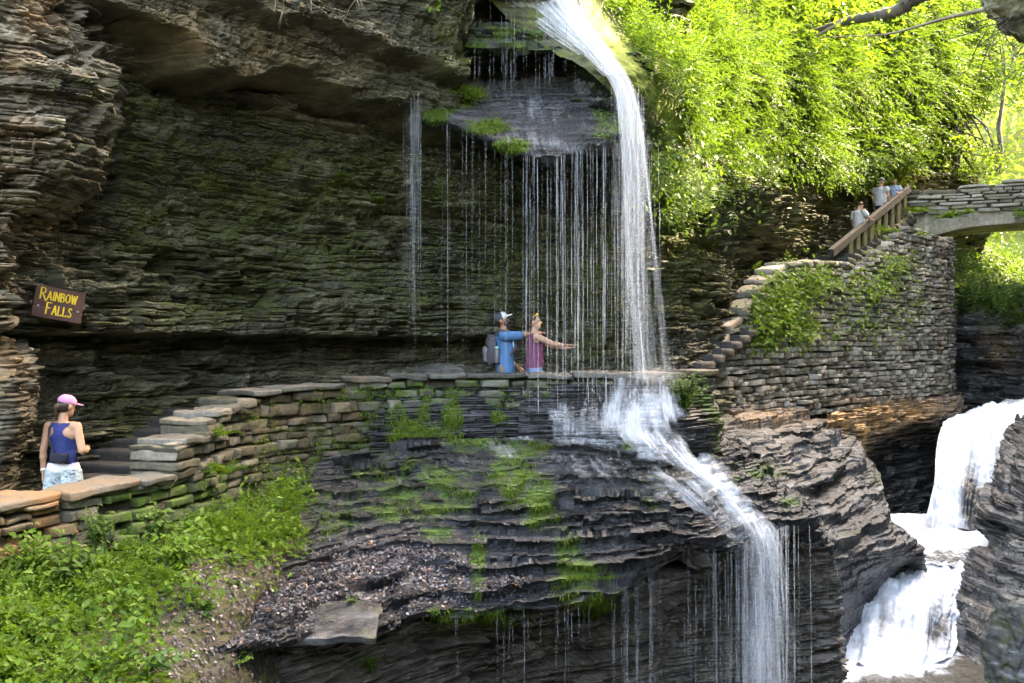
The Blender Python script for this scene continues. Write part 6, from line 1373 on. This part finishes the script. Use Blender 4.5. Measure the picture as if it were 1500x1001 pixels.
for sx in (-.11, .11):
    V, Q, T = tube(np.array([(sx, .0, .23), (sx*1.15, .06, .30), (sx*1.3, .17, .29), (sx*1.3, .27, .19), (sx*1.35, .28, .04), (sx*1.45, .16, -.12), (sx*1.2, .02, -.2)])*1.03, .022, 8); V = V*1; link('strap', mesh_from('strap', V, [Q, T], M_PACK), bp)
bt = empty('water_bottle', tuple(posM+np.array(RM @ Vector((.175*sM, -.12*sM, .97*sM)))), rM); tag(bt, 'grey steel bottle with pale teal lid in the daypack side pocket', 'bottle')
V, Q, T = tube(np.array([(0, 0, 0), (0, 0, .01), (0, 0, .20), (0, 0, .215)]), [.030, .038, .038, .03], 14); link('body', mesh_from('body', V, [Q, T], plain_mat('grey_steel', (.16, .155, .15), .4)), bt)
V, Q, T = tube(np.array([(0, 0, .217), (0, 0, .222), (0, 0, .255), (0, 0, .262)]), [.028, .034, .034, .02], 14); link('lid', mesh_from('lid', V, [Q, T], plain_mat('teal_lid', (.25, .5, .5), .5)), bt)

# ---- woman in maroon top holding her hands under the drips
hW = 1.74; f = Figure(True, {1: ((.19, .24, 1.27), (.13, .47, 1.245), (-.1, 1, .02), (0, .1, 1), (1, .1, 0), .12), -1: ((-.19, .25, 1.26), (-.08, .48, 1.20), (.15, 1, .05), (0, .1, 1), (-1, .1, 0), .12)}, math.radians(-16), math.radians(4), build=1.08)
f.body('smiling woman in maroon sleeveless top holding both hands under falling water', feet(783, 461, 15.45, hW), hW, math.radians(-80), SK3)
f.part('top', f.torso+[soup_cone((0, .01, 1.3), (0, .0, .90), .160, .195, (0, 1, 0), .70)]+[soup_cone((sx*.15, -.01, 1.375), (sx*.19, 0, 1.345), .062, .060) for sx in (-1, 1)], cloth_mat('maroon_knit', (.17, .055, .11)), .012, 3, lambda c: (c[:, 2] > .90) & (c[:, 2] < 1.43) & (np.abs(c[:, 0]) < .215), .012)
f.part('shorts', f.torso[:2]+[soup_cone((sx*.09, 0, .90), (sx*.105, .01, .72), .105, .108) for sx in (-1, 1)], cloth_mat('denim', (.16, .24, .40)), .011, 2, lambda c: (c[:, 2] < .98) & (c[:, 2] > .70), .010)
f.part('hair', f.HP([soup_ell((0, -.018, 1.635), (.083, .094, .088)), soup_ell((0, -.10, 1.60), (.05, .05, .06))]), HAIR, .009, 2, lambda c, F_=f: ((np.array(Matrix.Rotation(-F_.pitch, 3, 'X') @ Matrix.Rotation(-F_.yaw, 3, 'Z'))@(c-F_.neck).T).T[:, 1] < .075))
o = f.raw('sunglasses', f.HP([soup_ell((x, .058, 1.715), (.032, .022, .016), n=10) for x in (-.035, .035)]+[soup_cone((-.08, .0, 1.68), (-.06, .05, 1.712), .006, .006), soup_cone((.08, .0, 1.68), (.06, .05, 1.712), .006, .006)]), plain_mat('yellow_lens', (.75, .55, .03), .3)); f.eyes()
f.raw('mouth', f.HP([soup_ell((0, .100, 1.548), (.026, .006, .008), n=8)]), plain_mat('lips', (.45, .16, .13), .5))
V, Q, T = tube(np.array([(.142, .43, 1.25), (.138, .45, 1.248)]), .036, 10); link('wristband', mesh_from('wristband', V, [Q, T], BLK), f.o)
f.part('shoes', [soup_cone(np.array(l[2])+[0, -.03, -.045], np.array(l[2])+[0, .16, -.05], .045, .04) for l in f.legs.values()], plain_mat('white_shoe', (.5, .5, .5), .7), .01, 1)

# ---- three people on the upper stairs
WHT = cloth_mat('white_tee', (.5, .5, .52)); NVY = cloth_mat('navy_shorts', (.02, .025, .05)); LBL = cloth_mat('pale_blue_tee', (.25, .34, .46))
def tee(f, mat, lo=.86, sl=.62, loose=.02):
    f.part('shirt', f.torso+[soup_cone(sh, sh+(el-sh)*sl, .066, .072) for sh, el, wr in f.upper]+[soup_cone((0, 0, 1.3), (0, 0, .92), .165, .175, (0, 1, 0), .78)], mat, .014, 2, lambda c: (c[:, 2] > lo) & (c[:, 2] < 1.43) & ~((np.abs(c[:, 0]) > .20) & (c[:, 2] < 1.16)), loose)
def shorts(f, mat, lo=.52):
    f.part('shorts', f.torso[:1]+[soup_cone(h, np.array(h)+(np.array(kn)-np.array(h))*.95, .105, .085) for h, kn, an in f.legs.values()], mat, .014, 2, lambda c: (c[:, 2] < .98) & (c[:, 2] > lo), .012)
def kicks(f, mat): f.part('shoes', [soup_cone(np.array(l[2])+[0, -.03, -.045], np.array(l[2])+[0, .16, -.05], .047, .042) for l in f.legs.values()], mat, .012, 1)
WS = plain_mat('white_trainer', (.7, .7, .7), .7)
climb = {-1: ((-.09, 0, .90), (-.10, .12, .54), (-.105, -.05, .15)), 1: ((.09, 0, .90), (.10, .20, .60), (.105, .18, .24))}
f = Figure(False, {1: ((.25, .12, 1.20), (.20, .34, 1.14), (0, 1, -.1), (0, 0, -1), (-1, 0, 0), .5)}, math.radians(-10), math.radians(-28), climb)
f.body('dark haired person in white tee and navy shorts climbing lowest on the stairs', feet(1258, 295, 30.2, 1.66), 1.66, math.radians(-62), SK3, .011)
tee(f, WHT, .84); shorts(f, NVY); kicks(f, WS); f.part('hair', f.HP([soup_ell((0, -.012, 1.64), (.084, .098, .088))]), HAIR, .011, 2, lambda c, F_=f: ((np.array(Matrix.Rotation(-F_.pitch, 3, 'X') @ Matrix.Rotation(-F_.yaw, 3, 'Z'))@(c-F_.neck).T).T[:, 1] < .07)); f.eyes()
f = Figure(False, {1: ((.255, .02, 1.12), (.245, .14, .89), (0, .5, -.9), (-1, 0, 0), (0, 1, .4), .4)}, math.radians(-25), math.radians(-6), climb)
f.body('man in white sleeveless shirt, grey cap and black shorts on the stairs', feet(1290, 261, 32.1, 1.76), 1.76, math.radians(-50), SK3, .011)
tee(f, WHT, .84, .25); shorts(f, NVY, .56); kicks(f, WS); f.cap(plain_mat('grey_cap', (.12, .13, .16), .8)); f.eyes()
f = Figure(True, {1: ((.25, .02, 1.13), (.2, .2, 1.0), (-.2, .8, .1), (-1, 0, 0), (0, .3, 1), .5), -1: ((-.25, .05, 1.14), (-.16, .24, 1.05), (.3, .8, .2), (1, 0, 0), (0, .3, 1), .5)}, 0, 0, None, .92)
f.body('boy in pale blue tee facing down the stairs beside the railing top', feet(1311, 262, 32.9, 1.36), 1.36, math.radians(150), SK3, .011)
tee(f, LBL, .86); shorts(f, NVY); kicks(f, WS); f.part('hair', f.HP([soup_ell((0, -.012, 1.645), (.084, .096, .085))]), plain_mat('brown_hair', (.09, .05, .025), .6), .011, 2, lambda c, F_=f: (c[:, 2] > 1.63) | (c[:, 1] < .02)); f.eyes()
# ---- the sign
D0, D1 = 10.5, 10.78; a = np.array(P(49, 439, D0)); b = np.array(P(121, 452, D1)); ux = b-a; Wd = np.linalg.norm(ux); ux /= Wd
fn = np.cross(ux, [0, 0, 1.]); fn /= np.linalg.norm(fn); uz = np.cross(fn, ux)*-1; uz = uz*np.sign(uz[2]); Ht = .335
if fn[1] > 0: fn = -fn
c = (a+b)/2+np.array([0, 0, -.005]); R = Matrix((tuple(ux), tuple(-fn), tuple(uz))).transposed().to_4x4()
root = empty('sign', (0, 0, 0)); root.matrix_world = Matrix.Translation(c) @ R; tag(root, 'brown wooden sign reading Rainbow Falls in yellow on the rock', 'sign')
M_SIGN = wood_mat('brown_sign_paint', (.055, .024, .018), (.085, .038, .028), .55); M_YEL = plain_mat('yellow_paint', (.72, .50, .03), .6, .1); M_BOLT = plain_mat('grey_bolt', (.16, .16, .17), .4)
k2 = .5
for z0, z1 in ((-.5, -.14), (-.14, .5)):
    V, Q = rough_box(Wd, .07, Ht*(z1-z0)-.003, 8, .07, .004, int(z1*10)+30); link('board', mesh_from('board', V+np.array([0, 0, Ht*(z0+z1)/2]), Q, M_SIGN), root)
GL = {'R': [[(0, 0), (0, 1)], [(0, 1), (.32, .98), (.46, .84), (.42, .62), (.28, .52), (0, .5)], [(.18, .5), (.62, -.12)]], 'A': [[(0, 0), (.28, 1)], [(.28, 1), (.56, 0)], [(.10, .32), (.46, .32)]], 'I': [[(.08, 0), (.08, 1)]], 'N': [[(0, 0), (0, 1)], [(0, 1), (.52, 0)], [(.52, 0), (.52, 1)]],
      'B': [[(0, 0), (0, 1)], [(0, 1), (.3, .98), (.4, .8), (.32, .58), (0, .54)], [(0, .54), (.38, .5), (.48, .28), (.4, .04), (0, 0)]], 'O': [[(.3+.3*math.cos(t), .5+.5*math.sin(t)) for t in np.linspace(0, 2*math.pi, 17)]], 'W': [[(0, 1), (.2, 0)], [(.2, 0), (.36, .9)], [(.36, .9), (.54, 0)], [(.54, 0), (.74, 1)]],
      'F': [[(0, 0), (0, 1)], [(0, 1), (.46, 1)], [(0, .54), (.34, .54)]], 'L': [[(0, 1), (0, 0)], [(0, 0), (.42, 0), (.44, .1)]], 'S': [[(.42, .86), (.3, 1), (.12, .98), (.04, .78), (.14, .6), (.34, .44), (.42, .22), (.3, .02), (.1, 0), (0, .14)]]}
GW = {'R': .6, 'A': .58, 'I': .16, 'N': .56, 'B': .5, 'O': .62, 'W': .76, 'F': .48, 'L': .46, 'S': .46}
G = Geo()
def letters(txt, x0, zb, big, small, gap):
    x = x0
    for i, ch in enumerate(txt):
        h = big if i == 0 else small
        for st in GL[ch]:
            for (p, q) in zip(st[:-1], st[1:]):
                th = (.014 if abs(q[1]-p[1]) > abs(q[0]-p[0])*1.2 and q[0] >= p[0]-.05 else .010)
                p3 = np.array([x+p[0]*h*.80, -.040, zb+p[1]*h]); q3 = np.array([x+q[0]*h*.80, -.040, zb+q[1]*h]); d = (q3-p3)/max(np.linalg.norm(q3-p3), 1e-6); V, Q = bar(p3-d*th*.4, q3+d*th*.4, th, .006, (0, 1, 0)); G.add(V, Q)
        x += GW[ch]*h*.80+gap
letters('RAINBOW', -.195, .030, .118, .088, .0135); letters('FALLS', -.115, -.118, .118, .092, .0155)
link('lettering', G.mesh('lettering', M_YEL, False), root)
for x, z in ((-.20, -.055), (.195, -.05)):
    V, Q, T = tube(np.array([(x, -.034, z), (x, -.044, z), (x, -.048, z)]), [.016, .015, .006], 12); link('bolt', mesh_from('bolt', V, [Q, T], M_BOLT), root)

# ---- drifting mist where the water lands
k = NT('mist'); tc = k.n('ShaderNodeTexCoord'); ln = k.n('ShaderNodeVectorMath', operation='LENGTH'); k.set(ln.inputs[0], tc.outputs['Object'])
fo = k.math('SUBTRACT', 1., ln.outputs['Value'], True); nz = k.noise(tc.outputs['Object'], 1.8, 3, .6)
dn = k.math('MULTIPLY', k.math('MULTIPLY', fo, fo), k.math('MULTIPLY', k.ramp(nz, [(.35, .2), (.65, 1.)]), 3.2))
vs = k.n('ShaderNodeVolumeScatter'); k.set(vs.inputs['Density'], dn); vs.inputs['Color'].default_value = (.95, .97, 1, 1); vs.inputs['Anisotropy'].default_value = .2
o_ = k.n('ShaderNodeOutputMaterial'); k.set(o_.inputs['Volume'], vs.outputs[0]); M_MIST = k.m
for (x, y, D, sx, sy, sz, lab) in ((648, 541, 14.45, .66, .3, .15, 'soft mist on the parapet top left of the couple'), (955, 552, 14.2, .55, .35, .22, 'mist around the foot of the tall fall'), (1350, 772, 24.3, 1.6, .6, .38, 'mist in front of the upper stream fall')):
    V, Q, T = soup_ell((0, 0, 0), (1, 1, 1), n=24); o = link('mist', mesh_from('mist', V, [Q, T], M_MIST), None, P(x, y, D)); o.scale = (sx, sy, sz); tag(o, lab, 'mist', kind='stuff')
# ================================================================ LIGHT, SKY, CAMERA
EL, AZ = math.radians(47), math.radians(72)      # azimuth measured from +Y towards +X
W = bpy.data.worlds.new('World'); SC.world = W; W.use_nodes = True; nt = W.node_tree
for n in list(nt.nodes): nt.nodes.remove(n)
sky = nt.nodes.new('ShaderNodeTexSky'); sky.sky_type = 'NISHITA'; sky.sun_disc = False
sky.sun_elevation = EL; sky.sun_rotation = AZ; sky.altitude = 200; sky.air_density = 1.; sky.dust_density = 4.0; sky.ozone_density = 1.
bg = nt.nodes.new('ShaderNodeBackground'); bg.inputs[1].default_value = .14
ow = nt.nodes.new('ShaderNodeOutputWorld'); nt.links.new(sky.outputs[0], bg.inputs[0]); nt.links.new(bg.outputs[0], ow.inputs[0])
L = bpy.data.lights.new('sun', 'SUN'); L.energy = 2.0; L.angle = math.radians(.5); L.color = (1, .95, .86)
lo = bpy.data.objects.new('sun', L); COL.objects.link(lo)
dv = Vector((math.sin(AZ)*math.cos(EL), math.cos(AZ)*math.cos(EL), math.sin(EL)))
lo.rotation_euler = (-dv).to_track_quat('-Z', 'Y').to_euler()
cam = bpy.data.cameras.new('camera'); cam.lens = 35; cam.sensor_width = 36; cam.clip_end = 500; cam.clip_start = .1
co = bpy.data.objects.new('camera', cam); COL.objects.link(co); co.rotation_euler = (math.pi/2, 0, 0); SC.camera = co
SC.view_settings.view_transform = 'Standard'; SC.view_settings.look = 'None'; SC.view_settings.exposure = 4.65; SC.view_settings.gamma = 1
SC.render.engine = 'CYCLES'; SC.cycles.use_denoising = True; SC.cycles.denoiser = 'OPENIMAGEDENOISE'; SC.cycles.denoising_prefilter = 'ACCURATE'; SC.cycles.caustics_reflective = False; SC.cycles.caustics_refractive = False; SC.cycles.max_bounces = 8; SC.cycles.transparent_max_bounces = 24
SC.cycles.diffuse_bounces = 3; SC.cycles.glossy_bounces = 2; SC.cycles.use_adaptive_sampling = True; SC.cycles.adaptive_threshold = .008
SC.cycles.sample_clamp_indirect = 3
SC.view_settings.use_white_balance = True; SC.view_settings.white_balance_temperature = 8600; SC.view_settings.white_balance_tint = 12
